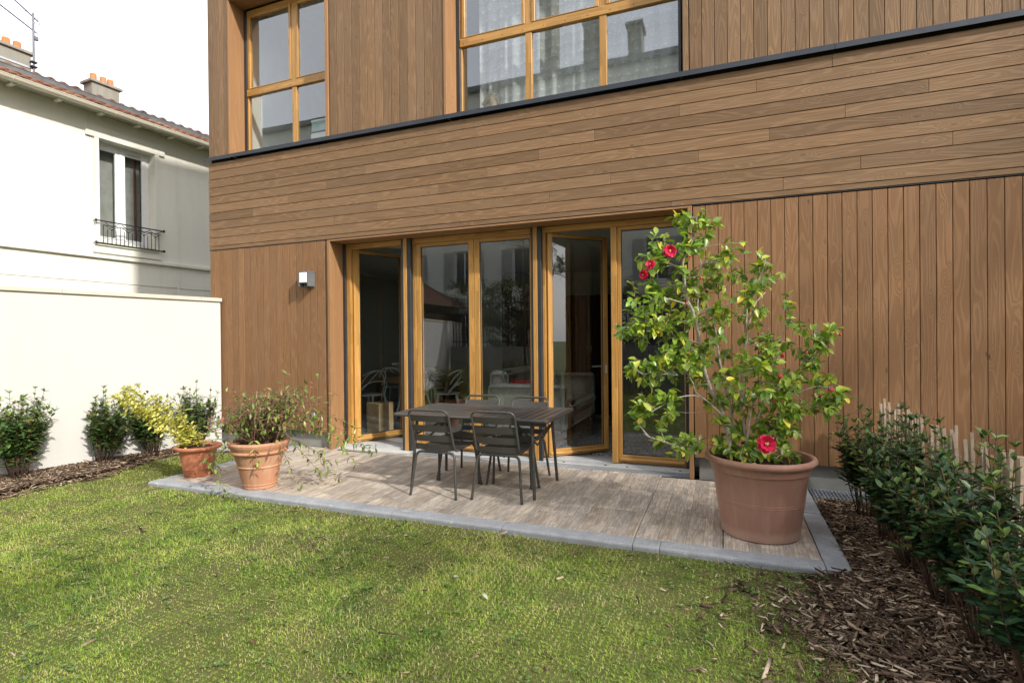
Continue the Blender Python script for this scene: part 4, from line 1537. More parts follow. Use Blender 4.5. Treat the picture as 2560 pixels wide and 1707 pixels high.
# eaves soffit, gutter, roof
SL = math.radians(24)
SL2 = math.radians(13)
hadd(MB().box(-9.1, 7.1, -0.36, 0.34, 6.131, 6.165), 'soffit', mat_plain('soffit_paint', (0.50, 0.48, 0.41), 0.8, 0.2, var=0.15))
for k in range(22):
    xx = -8.6 + k * 0.715
    hadd(MB().box(xx, xx + 0.075, -0.24, -0.002, 6.085, 6.13, 0.01), 'rafter_end', TRIMC)
m = MB()
n = 10
V, F = [], []
for r_, rr in enumerate((0.075, 0.068)):
    for i in range(2):
        for k in range(n + 1):
            a = PI + PI * k / n
            V.append((-9.1 + 16.2 * i, -0.43 + rr * math.cos(a), 6.13 + rr * math.sin(a)))
s_ = n + 1
for k in range(n):
    F.append((k, k + 1, s_ + k + 1, s_ + k)[::-1])
    F.append((2 * s_ + k, 2 * s_ + k + 1, 3 * s_ + k + 1, 3 * s_ + k))
F.append((0, s_, 3 * s_, 2 * s_))
F.append((n, s_ + n, 3 * s_ + n, 2 * s_ + n)[::-1])
m.add(V, F)
for e_ in (-0.505, -0.355):
    m.tube([(-9.1, e_, 6.133), (7.1, e_, 6.133)], 0.009, 6)
for k in range(20):
    xx = -8.9 + k * 0.82
    pts = [(xx, -0.43 + 0.080 * math.cos(PI + PI * q / 8), 6.13 + 0.080 * math.sin(PI + PI * q / 8)) for q in range(9)]
    m.tube(pts, 0.007, 5)
hadd(m, 'gutter', GUTTER, smooth=True, auto=50)
# roof: lower strip of tiles, zinc box gutter, upper tiles
rf = group_part('roof', nh)


def roof_tiles(name, y0, z0, rows, pitch_y, x0, x1, tw, slope, seed, roundness=0.022, kind='stuff'):
    rg_ = np.random.default_rng(seed)
    V, loops, sizes, tint = [], [], [], []
    n = 0
    cs, sn = math.cos(slope), math.sin(slope)
    for r in range(rows):
        off = (r % 2) * tw * 0.5
        for k in range(int((x1 - x0) / tw)):
            xa = x0 + k * tw + off + rg_.uniform(-0.006, 0.006)
            lift = rg_.uniform(0, 0.014)
            tt = float(np.clip(rg_.normal(0.5, 0.22), 0.02, 1))
            d0 = r * pitch_y + rg_.uniform(-0.012, 0.012)
            d1 = d0 + pitch_y * 1.25
            pts = []
            for (dd, lf) in ((d0, 0.026 + lift), (d1, 0.004)):
                for q in range(6):
                    t = q / 5
                    zz = roundness * math.sin(PI * t)
                    pts.append((xa + (tw - 0.008) * t, y0 + dd * cs - (zz + lf) * sn, z0 + dd * sn + (zz + lf) * cs))
            for q in range(6):
                t = q / 5
                zz = roundness * math.sin(PI * t) - 0.018
                pts.append((xa + (tw - 0.008) * t, y0 + d0 * cs - (zz + 0.020 + lift) * sn, z0 + d0 * sn + (zz + 0.020 + lift) * cs))
            V += pts
            for q in range(5):
                loops += [n + q, n + q + 1, n + 6 + q + 1, n + 6 + q]
                loops += [n + 12 + q, n + 12 + q + 1, n + q + 1, n + q]
                sizes += [4, 4]
            tint += [tt] * 18
            n += 18
    o = big(name, V, loops, sizes, tint, RTILE, smooth=False)
    o.matrix_basis = Mh
    adopt(o, rf)
    o['kind'] = kind
    return o


roof_tiles('roof_tile', -0.44, 6.150, 3, 0.115, -9.1, 7.0, 0.17, math.radians(31), 1)
roof_tiles('roof_tile', -0.10, 6.425, 24, 0.30, -9.1, 2.62, 0.21, SL2, 2, 0.045)
roof_tiles('roof_tile', -0.10, 6.385, 24, 0.30, 2.75, 7.0, 0.21, SL2, 3, 0.03)
m = MB()
cs, sn = math.cos(SL), math.sin(SL)
m.add([(-9.1, -0.40, 6.160), (7.1, -0.40, 6.160), (7.1, 4.1, 6.16 + 4.5 * math.tan(SL2)), (-9.1, 4.1, 6.16 + 4.5 * math.tan(SL2)),
       (7.1, 8.6, 6.166), (-9.1, 8.6, 6.166)], [(0, 1, 2, 3), (3, 2, 4, 5), (0, 3, 5), (1, 4, 2), (0, 5, 4, 1)])
hadd(m, 'roof_deck', BACKING, parent=rf)
m = MB()
m.box(-9.1, 7.1, -0.165, -0.147, 6.335, 6.43)
m.tube([(-9.1, -0.160, 6.435), (7.1, -0.160, 6.435)], 0.013, 6)
m.box(-9.1, 7.1, -0.145, 0.10, 6.335, 6.34)
hadd(m, 'zinc_gutter', ZINC, parent=rf)
m = MB()
m.box(2.63, 7.1, -0.13, -0.11, 6.37, 6.49)
hadd(m, 'zinc_flashing', ZINC, parent=rf)


def chimney(x0, x1, y0, y1, z0, z1, pots, ph, pr, cap=0.05, name='chimney', label=None):
    e = group_part('chimney', nh)
    hadd(MB().box(x0, x1, y0, y1, z0, z1, 0.008), 'stack', CHIMC, parent=e)
    hadd(MB().box(x0 - cap, x1 + cap, y0 - cap, y1 + cap, z1 + 0.0005, z1 + 0.06, 0.006), 'cap', CHIMC, parent=e)
    for px_ in pots:
        m = MB().lathe([(pr * 0.86, 0.30), (pr * 0.86, 0.0), (0, 0)][::-1] and [(0.001, 0.0), (pr * 1.12, 0.0), (pr, ph * 0.97), (pr * 0.98, ph), (pr * 0.80, ph), (pr * 0.80, ph * 0.3), (0, ph * 0.3)], 18, (px_, (y0 + y1) / 2, z1 + 0.061))
        hadd(m, 'chimney_pot', POTOR, smooth=True, auto=40, parent=e)
    return e


chimney(0.945, 1.545, 2.0, 2.36, 6.7, 7.63, (1.065, 1.275, 1.435), 0.20, 0.066)
chimney(-1.55, -0.215, 2.0, 2.42, 6.7, 7.685, (-1.30, -1.08, -0.79, -0.56, -0.37)[1:], 0.20, 0.066)
# steel strap round the left stack
m = MB()
m.box(-1.57, -0.195, 1.985, 1.997, 7.39, 7.43)
hadd(m, 'strap', GALV, parent=nh)
# antenna
an = empty('tv_antenna', Mh @ Vector((-0.19, 1.93, 7.3)), 'rooftop television antennas on a thin mast beside the left chimney stack', 'antenna')
m = MB().tube([(-0.19, 1.95, 7.33), (-0.19, 1.95, 8.60)], 0.020, 6)
hadd(m, 'mast', ZINC, parent=an)
hadd(MB().box(-0.185, -0.11, 1.92, 1.98, 8.03, 8.11, 0.004), 'junction_box', GREYL, parent=an)
for z_ in (7.42, 7.52):
    hadd(MB().box(-0.25, -0.14, 1.90, 1.99, z_, z_ + 0.03, 0.004), 'clamp', IRON, parent=an)


def yagi(p0, p1, n, l, vertical, name):
    p0, p1 = Vector(p0), Vector(p1)
    m = MB().tube([p0, p1], 0.015, 6)
    for k in range(n):
        c = p0.lerp(p1, (k + 0.3) / n)
        ll = l * (0.75 + 0.25 * k / n)
        d = Vector((0, 0, ll)) if vertical else Vector((0.86, 0.5, 0)) * ll
        m.tube([c - d, c + d], 0.0095, 4)
    hadd(m, name, mat_plain('antenna_grey', (0.16, 0.165, 0.21), 0.5, 0.4), parent=an)


yagi((-1.35, 1.95, 9.23), (-0.10, 1.95, 8.46), 17, 0.035, False, 'yagi_boom')
yagi((-1.20, 1.95, 8.68), (-0.14, 1.95, 8.20), 7, 0.24, False, 'yagi_boom')
m = MB()
for s_ in (-1, 1):
    m.tube([(-0.10, 1.95, 8.46), (-0.09, 1.95 + 0.10 * s_, 8.46 + 0.17 * s_)], 0.006, 4)
m.tube([(-0.33, 1.95, 8.61), (-0.33, 1.95, 8.50), (-0.19, 1.95, 8.42), (-0.10, 1.95, 8.36), (-0.08, 1.95, 8.45)], 0.007, 4)
hadd(m, 'reflector', mat_plain('antenna_dark', (0.12, 0.12, 0.16), 0.5, 0.4), parent=an)
# rope hook on the wall
m = MB().tube([(1.60, -0.04, 3.02), (1.61, -0.05, 2.95), (1.64, -0.05, 2.90), (1.60, -0.05, 2.87), (1.58, -0.05, 2.91), (1.62, -0.04, 2.85), (1.66, -0.03, 2.6), (1.68, -0.03, 2.35)], 0.011, 6)
hadd(m, 'rope', WHITEP)

# ================================================================== PATIO FURNITURE
tb = empty('garden_table', (-2.23, 4.92, 0), 'rectangular brown grey slatted metal table standing on the patio tiles', 'table')
# top: rounded tube frame
def rrect(w, d, r, n=6):
    pts = []
    for cx, cy, a0 in ((w - r, d - r, 0), (-w + r, d - r, 90), (-w + r, -d + r, 180), (w - r, -d + r, 270)):
        for k in range(n + 1):
            a = math.radians(a0 + 90 * k / n)
            pts.append((cx + r * math.cos(a), cy + r * math.sin(a), 0))
    return pts


m = MB()
pr = rrect(0.80, 0.435, 0.06)
m.tube([(x, y, 0.722) for x, y, _ in pr], 0.0145, 10, closed=True)
m.build('top_frame', METALT, tb, smooth=True)
ns = 19
pw = 1.572 / ns
for k in range(ns):
    x0 = -0.786 + k * pw
    hd = 0.421 if 0 < k < ns - 1 else 0.395
    m = MB().box(x0 + 0.0062, x0 + pw - 0.0062, -hd, hd, 0.722, 0.7345, 0.0035)
    m.build('slat', METALT, tb)
m = MB()
for yy in (-0.25, 0.25):
    m.box(-0.78, 0.78, yy - 0.012, yy + 0.012, 0.700, 0.7215)
m.build('under_rail', METAL, tb)
for sx in (-1, 1):
    for sy in (-1, 1):
        m = MB().tube([(sx * 0.60, sy * 0.30, 0.712), (sx * 0.64, sy * 0.355, 0.02), (sx * 0.64, sy * 0.356, 0.001)], [0.0155, 0.0155, 0.0155], 10)
        m.build('leg', METAL, tb, smooth=True, auto=50)
    m = MB()
    m.box(-0.012, 0.012, -0.30, 0.30, -0.004, 0.004)
    m.tube([(sx * 0.605, -0.31, 0.60), (sx * 0.605, 0.22, 0.702)], 0.010, 6)
    m2 = MB()
    m2.tube([(sx * 0.60, 0.315, 0.58), (sx * 0.595, -0.12, 0.45), (sx * 0.30, -0.12, 0.70)], 0.011, 8)
    m2.tube([(sx * 0.615, -0.318, 0.52), (sx * 0.60, 0.0, 0.545), (sx * 0.615, 0.322, 0.60)], 0.011, 8)
    m2.build('brace', METAL, tb, smooth=True)


def fillet(pts, r, n=5):
    out = [Vector(pts[0])]
    for i in range(1, len(pts) - 1):
        p, a, b_ = Vector(pts[i]), Vector(pts[i - 1]), Vector(pts[i + 1])
        da, db = (a - p).normalized(), (b_ - p).normalized()
        rr = min(r, (a - p).length * .45, (b_ - p).length * .45)
        s0, s1 = p + da * rr, p + db * rr
        for k in range(n + 1):
            t = k / n
            out.append(s0 * (1 - t) ** 2 + p * 2 * t * (1 - t) + s1 * t * t)
    out.append(Vector(pts[-1]))
    return out


def make_chair():
    """metal chair facing +Y, origin on the floor under the seat centre"""
    e = empty('patio_chair', (0, 0, 0), 'x', 'chair', 'metal chairs round the patio table')
    r = 0.0125
    # rear leg arch and front leg arch
    for (yf, ys, zs, nm) in ((-0.275, -0.215, 0.405, 'rear'), (0.275, 0.205, 0.425, 'front')):
        p = fillet([(-0.238, yf, 0.0), (-0.198, ys, zs), (0.198, ys, zs), (0.238, yf, 0.0)], 0.055)
        # two legs and a bar: split at the middle so each leg is its own piece
        h = len(p) // 2
        MB().tube(p[:h + 1], r, 10).build('leg', METAL, e, smooth=True, auto=50)
        MB().tube(p[h:], r, 10).build('leg', METAL, e, smooth=True, auto=50)
        for sx in (-1, 1):
            MB().tube([(sx * 0.2378, yf * 0.999, 0.016), (sx * 0.2385, yf * 1.002, 0.0)], 0.0132, 10).build('foot_cap', ANTHRA, e, smooth=True, auto=50)
    # side rails + back hoop in one bent tube
    p = fillet([(-0.205, 0.235, 0.442), (-0.205, -0.225, 0.422), (-0.203, -0.360, 0.812), (0.203, -0.360, 0.812), (0.205, -0.225, 0.422), (0.205, 0.235, 0.442)], 0.065, 7)
    MB().tube(p, 0.0115, 10).build('back_frame', METAL, e, smooth=True)
    # back slats, slightly dished
    def slat(zc, hgt, bow=0.018):
        n = 8
        V, F = [], []
        for s in (0, 1):
            for i in range(n + 1):
                t = i / n * 2 - 1
                x = 0.198 * t
                for zz in (-hgt / 2, hgt / 2):
                    f = (zc + zz - 0.422) / 0.39
                    y = -0.225 - 0.135 * f - bow * (1 - t * t) + s * 0.0025
                    V.append((x, y, zc + zz))
        m_ = 2 * (n + 1)
        for i in range(n):
            a = i * 2
            F.append((a, a + 2, a + 3, a + 1))
            F.append((m_ + a, m_ + a + 1, m_ + a + 3, m_ + a + 2))
            F.append((a, m_ + a, m_ + a + 2, a + 2))
            F.append((a + 1, a + 3, m_ + a + 3, m_ + a + 1))
        mb_ = MB()
        mb_.add(V, F)
        mb_.build('back_slat', METAL, e, smooth=True, auto=60)
    for zc, hh in ((0.735, 0.062), (0.640, 0.062), (0.545, 0.064), (0.463, 0.050)):
        slat(zc, hh)
    # seat slats running side to side, dished
    ys_ = np.linspace(-0.215, 0.235, 7)
    for k in range(6):
        n = 8
        V, F = [], []
        y0, y1 = ys_[k] + 0.004, ys_[k + 1] - 0.004
        for s in (0, 1):
            for i in range(n + 1):
                t = i / n * 2 - 1
                for yy in (y0, y1):
                    zz = 0.4235 + (yy + 0.225) / 0.46 * 0.02 - 0.016 * (1 - t * t) - s * 0.0025 + 0.006
                    if yy > 0.2:
                        zz -= 0.006
                    V.append((0.2 * t, yy, zz))
        m_ = 2 * (n + 1)
        for i in range(n):
            a = i * 2
            F.append((a, a + 2, a + 3, a + 1))
            F.append((m_ + a, m_ + a + 1, m_ + a + 3, m_ + a + 2))
            F.append((a, m_ + a, m_ + a + 2, a + 2))
            F.append((a + 1, a + 3, m_ + a + 3, m_ + a + 1))
        mb_ = MB()
        mb_.add(V, F)
        mb_.build('seat_slat', METAL, e, smooth=True, auto=60)
    return e


chair0 = make_chair()
spots = [(-2.497, 4.600, 0.0, 'dark metal chair with its back to the lawn, left one at the table'),
         (-1.902, 4.668, math.radians(2.5), 'dark metal chair with its back to the lawn, right one at the table'),
         (-2.530, 5.172, PI, 'dark metal patio chair across the table towards the doors, the left one'),
         (-1.965, 5.168, PI - 0.02, 'dark metal patio chair across the table towards the doors, the right one')]
for i, (x, y, a, lab) in enumerate(spots):
    c = chair0 if i == 0 else copy_tree(chair0)
    c.location = (x, y, 0.001)
    c.rotation_euler = (0, 0, a)
    c['label'] = lab

# ================================================================== POTS
def pot(name, loc, prof, mat, label, soil_r, soil_z, sides=56):
    e = empty(name, loc, label, 'flower pot', 'plant pots on the patio')
    MB().lathe(prof, sides).build('body', mat, e, smooth=True, auto=35)
    n = 28
    mb_ = MB()
    V = [(0, 0, soil_z + 0.01)]
    for ring in (0.4, 0.75, 1.0):
        for k in range(n):
            a = 2 * PI * k / n
            V.append((soil_r * ring * math.cos(a), soil_r * ring * math.sin(a), soil_z + random.uniform(-0.008, 0.010)))
    F = [(0, 1 + k, 1 + (k + 1) % n) for k in range(n)]
    for r_ in range(2):
        for k in range(n):
            a, b_ = 1 + r_ * n + k, 1 + r_ * n + (k + 1) % n
            F.append((a, a + n, b_ + n, b_))
    mb_.add(V, F)
    s = mb_.build('soil', SOIL, e)
    return e


POT1 = (-5.340, 4.195, 0.001)
pot('plant_pot', POT1,
    [(0.0, 0.0), (0.128, 0.0), (0.134, 0.006), (0.150, 0.085), (0.1525, 0.088), (0.153, 0.094), (0.1515, 0.098), (0.181, 0.272), (0.184, 0.286), (0.210, 0.290), (0.226, 0.298), (0.2315, 0.310), (0.230, 0.322), (0.220, 0.330), (0.196, 0.326), (0.182, 0.312), (0.178, 0.29), (0.0, 0.285)],
    TERRA1, 'small orange terracotta pot with a thick rolled rim at the left corner of the patio', 0.178, 0.300)
o = MB().lathe([(0, 0), (0.008, 0), (0.008, 0.004), (0, 0.004)], 10).build('drain_hole', IRON)
dv = Vector((0.62, -0.78, 0)).normalized()
o.matrix_basis = Matrix.Translation(Vector(POT1) + dv * 0.1395 + Vector((0, 0, 0.045))) @ dv.to_track_quat('Z', 'Y').to_matrix().to_4x4()
adopt(o, [x for x in bpy.data.objects if x.name == 'plant_pot'][0])
POT2 = (-4.335, 4.080, 0.001)
pot('plant_pot', POT2,
    [(0.0, 0.0), (0.150, 0.0), (0.157, 0.006), (0.160, 0.020), (0.158, 0.030), (0.164, 0.040), (0.166, 0.046), (0.163, 0.052), (0.197, 0.206), (0.204, 0.212), (0.207, 0.220), (0.204, 0.228), (0.202, 0.232),
     (0.238, 0.345), (0.262, 0.352), (0.270, 0.362), (0.268, 0.374), (0.258, 0.380), (0.262, 0.392), (0.272, 0.404), (0.284, 0.430), (0.287, 0.446), (0.280, 0.460), (0.262, 0.464), (0.248, 0.452), (0.243, 0.42), (0.0, 0.41)],
    TERRA2, 'pale terracotta pot with raised bands holding a straggly vine', 0.244, 0.425)
POT3 = (0.245, 4.385, 0.001)
pot('plant_pot', POT3,
    [(0.0, 0.0), (0.250, 0.0), (0.262, 0.004), (0.268, 0.012), (0.272, 0.075), (0.276, 0.083), (0.2985, 0.250), (0.301, 0.2515), (0.3013, 0.2555), (0.2995, 0.257), (0.3005, 0.265), (0.303, 0.2665), (0.3033, 0.2705), (0.3015, 0.272), (0.3245, 0.462), (0.330, 0.470), (0.338, 0.474), (0.347, 0.520), (0.352, 0.528), (0.374, 0.534), (0.383, 0.546), (0.384, 0.560), (0.376, 0.574), (0.360, 0.580), (0.345, 0.573), (0.337, 0.555), (0.334, 0.50), (0.0, 0.49)],
    TERRA3, 'largest pot, dull reddish brown plastic, holding the flowering camellia', 0.334, 0.515, 72)


# ================================================================== CAMELLIA
# branch and leaf-clump layout in centimetres: sideways, height
CAM_CL = [(-50,236,7),(-46,228,9),(-70,224,7),(-60,230,5),(-54,217,10),(-39,218,9),(-64,208,10),(-78,206,8),(-46,206,11),(-34,210,9),(-23,211,7),(-23,206,6),(-85,198,6),(-71,194,9),
    (-60,198,8),(-53,187,10),(-42,185,10),(-30,187,9),(-19,193,9),(-10,194,8),(2,198,9),(8,201,6),(4,186,7),(-4,183,8),(-17,176,9),(-23,181,7),(-30,174,8),(-43,175,9),
    (-83,181,8),(-92,174,6),(-84,170,8),(-71,174,7),(-64,169,8),(-53,176,8),(-93,164,7),(-85,157,9),(-74,160,8),(-97,153,6),(-95,145,7),(-87,149,8),(-78,145,9),(-69,149,8),
    (-60,151,9),(-60,162,7),(-48,157,7),(-37,159,8),(-35,168,7),(-25,161,7),(2,164,5),(14,173,3),(14,165,3),(25,156,3),(2,149,3),(-42,144,9),(-46,137,8),(-37,138,7),
    (-29,151,6),(-64,137,8),(-76,132,9),(-81,127,8),(-69,126,10),(-59,132,10),(-48,131,7),(-53,120,9),(-64,117,9),(-76,117,8),(-85,117,5),(-101,125,5),(-96,120,3),(-44,120,8),
    (-33,119,8),(-83,108,7),(-76,102,6),(-87,103,6),(-93,92,7),(-89,87,6),(-99,90,3),(-69,94,7),(-62,86,6),(-71,84,5),(-21,127,7),(-18,120,6),(-7,128,7),(4,137,9),
    (-3,140,5),(8,142,5),(11,135,6),(23,136,6),(-2,120,8),(5,127,6),(10,116,7),(4,111,7),(-13,132,5),(-30,109,6),(-23,100,8),(-19,105,7),(-30,100,5),(-7,103,7),
    (-5,94,8),(4,99,9),(15,109,8),(15,100,9),(27,109,8),(30,123,7),(21,120,6),(38,128,6),(45,128,5),(42,138,6),(47,146,7),(50,149,5),(38,141,3),(35,111,7),
    (44,108,6),(27,97,8),(36,94,8),(47,95,7),(55,100,6),(61,101,5),(64,100,3),(50,87,5),(56,92,3),(10,88,9),(21,88,8),(-2,85,8),(-13,87,7),(-21,83,6),
    (15,80,7),(24,83,6),(-11,76,7),(1,75,7),(21,75,7),(-64,72,6),(-57,71,6),(-48,71,7),(-65,65,5),(-46,67,5),(-62,61,4),(-36,64,3),(-25,67,6),(-23,59,6),
    (-25,55,5),(-11,56,6),(-9,63,6),(-5,59,5),(3,55,6),(9,62,6),(12,57,7),(10,52,5),(18,59,6),(18,51,4),(25,58,4),(23,63,4),(6,68,5),(-15,70,5),
    (-5,71,5),(16,73,5)]
BR = dict(
    trunk=[(-21, 64), (-23, 73), (-30, 96), (-39, 112), (-44, 132), (-46, 140), (-51, 157), (-56, 172), (-58, 187), (-60, 202), (-53, 217), (-51, 234)],
    b1=[(-46, 140), (-45, 160), (-42, 178), (-39, 197), (-38, 214)],
    t2=[(-12, 67), (-17, 94), (-20, 115), (-23, 140), (-24, 154), (-30, 172)],
    t3=[(-7, 67), (-11, 94), (-10, 120), (-7, 140), (-7, 154), (-6, 172), (1, 183), (7, 200)],
    t3b=[(-7, 149), (2, 169), (14, 178)],
    l1=[(-27, 83), (-39, 95), (-53, 104), (-60, 117), (-71, 127), (-84, 128)],
    l2=[(-39, 95), (-53, 102), (-69, 100), (-85, 92), (-94, 90)],
    l3=[(-46, 140), (-55, 144), (-69, 151), (-87, 151)],
    l4=[(-56, 169), (-69, 172), (-85, 174)],
    l5=[(-60, 194), (-71, 203), (-80, 206)],
    l6=[(-27, 83), (-38, 90), (-60, 90)],
    r1=[(-5, 74), (2, 97), (15, 109), (27, 118), (38, 131), (48, 145)],
    r2=[(-2, 74), (15, 84), (32, 90), (50, 93), (61, 100)],
    r3=[(2, 97), (19, 101), (36, 108), (45, 108)],
    r4=[(-7, 140), (4, 137), (15, 142), (23, 154)],
    c1=[(-14, 69), (-10, 86), (-4, 103), (-1, 119)],
    lo=[(-51, 58), (-69, 64), (-85, 70), (-95, 74)],
    s1=[(-95, 119), (-84, 119), (-74, 118), (-60, 117)],
)
BRR = dict(trunk=(0.019, 0.006), b1=(0.008, 0.004), t2=(0.012, 0.005), t3=(0.013, 0.004), t3b=(0.006, 0.003), l1=(0.0075, 0.003), l2=(0.006, 0.003), l3=(0.007, 0.003),
           l4=(0.005, 0.003), l5=(0.005, 0.003), l6=(0.004, 0.002), r1=(0.010, 0.004), r2=(0.008, 0.003), r3=(0.006, 0.003), r4=(0.005, 0.0025), c1=(0.009, 0.004), lo=(0.0045, 0.002), s1=(0.003, 0.002))
SR = Vector((math.cos(yaw), math.sin(yaw), 0))     # spread direction of the plant (seen broadside from the garden)
SD = Vector((-math.sin(yaw), math.cos(yaw), 0))
CB = Vector((0.245, 4.385, 0))


def cpos(s, z, d=0.0):
    return CB + SR * (s / 100) * (1 + d / 4.0) + SD * d + Vector((0, 0, 1.45 + (z / 100 - 1.45) * (1 + d / 4.0)))


rc = random.Random(5)
cam_p = empty('camellia', tuple(CB + Vector((0, 0, 0.5))), 'tall flowering camellia with glossy yellow green leaves and red blooms in the largest pot', 'shrub')
BD = dict(trunk=(0.0, -0.12), b1=(-0.06, 0.12), t2=(0.08, 0.22), t3=(0.05, 0.05), t3b=(0.05, 0.2), l1=(-0.03, -0.25), l2=(-0.10, -0.2), l3=(-0.06, 0.1), l4=(-0.09, -0.28), l5=(-0.1, 0.08),
          l6=(-0.03, 0.1), r1=(0.0, -0.12), r2=(-0.05, 0.1), r3=(-0.03, -0.2), r4=(0.05, -0.05), c1=(-0.05, -0.1), lo=(-0.1, -0.2), s1=(-0.15, 0.0))
nodes = []
for k, pts in BR.items():
    d0, d1 = BD[k]
    P = []
    n = len(pts)
    for i, (s, z) in enumerate(pts):
        d = d0 + (d1 - d0) * i / (n - 1) + rc.uniform(-0.012, 0.012)
        P.append(cpos(s, z, d))
    if k in ('trunk', 't2', 't3', 'c1'):
        P[0].z = 0.50
    P2 = [P[0]]
    for a_i in range(n - 1):
        m_ = P[a_i].lerp(P[a_i + 1], rc.uniform(.4, .6)) + Vector((rc.uniform(-.012, .012), rc.uniform(-.012, .012), rc.uniform(-.012, .012)))
        P2 += [m_, P[a_i + 1]]
    Q = fillet([tuple(p) for p in P2], 0.018, 2)
    r0, r1_ = BRR[k]
    rr = [r0 + (r1_ - r0) * (i / (len(Q) - 1)) ** 0.8 for i in range(len(Q))]
    MB().tube(Q, rr, 8).build('trunk' if k in ('trunk', 't2', 't3', 'c1') else 'branch', BARK, cam_p, smooth=True) if False else adopt(MB().tube(Q, rr, 8).build('trunk' if k in ('trunk', 't2', 't3', 'c1') else 'branch', BARK, smooth=True), cam_p)
    for i, q in enumerate(Q):
        if q.z > 0.6:
            nodes.append(q)
NA = np.array([tuple(q) for q in nodes])
twigs = MB()
LP, LD, LN, LL, LW, LT = [], [], [], [], [], []
for (s, z, r) in CAM_CL:
    base_d = rc.uniform(-0.30, 0.30) * (1.0 if r > 4 else 0.6)
    edge = min(1.0, (abs(s + 20) / 80) ** 2 + (abs(z - 140) / 95) ** 2)
    base_d *= math.sqrt(max(0.15, 1 - edge * 0.75))
    sub = 3 if r >= 6 else 2
    for q in range(sub):
        ss = s + rc.uniform(-1, 1) * r * 0.95
        zz = z + rc.uniform(-1, 1) * r * 0.95
        d = base_d + rc.uniform(-0.08, 0.08) * (sub > 1)
        c = cpos(ss, zz, d)
        dist = np.linalg.norm(NA - np.array(c), axis=1) + np.maximum(0, NA[:, 2] - c.z) * 0.7
        b0 = Vector(NA[int(np.argmin(dist))])
        mid = b0.lerp(c, 0.55) + Vector((rc.uniform(-.03, .03), rc.uniform(-.03, .03), rc.uniform(-.02, .04)))
        pts = fillet([tuple(b0), tuple(mid), tuple(c)], 0.1, 3)
        twigs.tube(pts, [0.0032 - 0.0016 * i / (len(pts) - 1) for i in range(len(pts))], 5)
        tdir = (c - mid).normalized()
        nl = int((10 + r * 1.4) / sub * 1.2)
        for i in range(nl):
            a = i * 2.4 + rc.uniform(-.4, .4)
            back = rc.uniform(0, 0.14)
            p = c - tdir * back
            side = tdir.orthogonal().normalized()
            side.rotate(Matrix.Rotation(a, 3, tdir))
            dd = (side * rc.uniform(0.7, 1.1) + tdir * rc.uniform(0.1, 0.9) + Vector((0, 0, rc.uniform(-0.75, 0.35)))).normalized()
            nn_ = (Vector((0, 0, 1)) + SD * -0.35 + Vector((rc.uniform(-.7, .7), rc.uniform(-.7, .7), rc.uniform(-.2, .5)))).normalized()
            LP.append(tuple(p)); LD.append(tuple(dd)); LN.append(tuple(nn_))
            ln = rc.uniform(0.047, 0.084)
            LL.append(ln); LW.append(ln * rc.uniform(0.85, 1.05) * 0.68); LT.append(rc.random())
tag(adopt(twigs.build('twigs', BARK, smooth=True), cam_p), kind='stuff')
LP, LD, LN, LL, LW, LT = map(np.array, (LP, LD, LN, LL, LW, LT))
# the 300 leaves nearest the garden are single objects, the rest one mass
score = (LP @ np.array(SD)) - LL * 2
order = np.argsort(score)
single, mass = order[:300], order[300:]
o = leaves_obj('foliage', LP[mass], LD[mass], LN[mass], LL[mass], LW[mass], LT[mass], LCAM, None, 0.5, 0.45)
adopt(o, cam_p)
o['kind'] = 'stuff'
LM = [leaf_mesh('leaf', LCAMO, f, c, w) for f, c, w in ((0.5, 0.4, 0.66), (0.3, 0.7, 0.60), (0.75, 0.25, 0.62), (0.4, 0.1, 0.70))]
for k in single:
    o = bpy.data.objects.new('leaf', LM[int(k) % 4])
    COL.objects.link(o)
    o.matrix_basis = frame_matrix(LP[k], LD[k], LN[k], float(LL[k]))
    adopt(o, cam_p)


def bloom(loc, nrm, R, name='flower'):
    e = MB()
    rings = ((7, 1.0, 0.10, 0.0), (6, 0.78, 0.42, 0.4))
    for (cnt, rad, lift, ph) in rings:
        for k in range(cnt):
            a = 2 * PI * k / cnt + ph + rc.uniform(-.1, .1)
            V, F = [], []
            wdt = 2 * PI / cnt * 0.62
            nr, na = 5, 5
            for i in range(nr + 1):
                t = i / nr
                rr = R * rad * (0.06 + 0.94 * t)
                ww = wdt * (0.5 + 0.5 * math.sin(PI * min(1, t * 0.62 + 0.18)))
                for j in range(na + 1):
                    u = j / na * 2 - 1
                    rr2 = rr * (1 - 0.10 * abs(u) ** 2.5 * t - 0.03 * math.cos(u * 9) * t)
                    z_ = R * (lift * t + 0.35 * t * t * lift * 2 - 0.10 * t ** 3) + R * 0.07 * math.sin(u * 5 + k) * t + 0.06 * R * u * u
                    V.append((rr2 * math.cos(a + u * ww), rr2 * math.sin(a + u * ww), z_))
            for i in range(nr):
                for j in range(na):
                    b_ = i * (na + 1) + j
                    F.append((b_, b_ + na + 1, b_ + na + 2, b_ + 1))
            e.add(V, F)
    me = e.build(name, PETAL, smooth=True)
    s = MB()
    for k in range(22):
        a, rr = rc.uniform(0, 2 * PI), R * 0.17 * math.sqrt(rc.random())
        s.tube([(rr * .5 * math.cos(a), rr * .5 * math.sin(a), R * 0.05), (rr * math.cos(a), rr * math.sin(a), R * rc.uniform(0.34, 0.46))], [R * 0.02, R * 0.045], 5)
    st_ = s.build('stamens', STAMEN)
    q = Vector(nrm).to_track_quat('Z', 'Y').to_matrix().to_4x4()
    Mx = Matrix.Translation(loc) @ q
    me.matrix_basis = Mx
    adopt(me, cam_p)
    st_.matrix_basis = Mx
    adopt(st_, me)
    return me


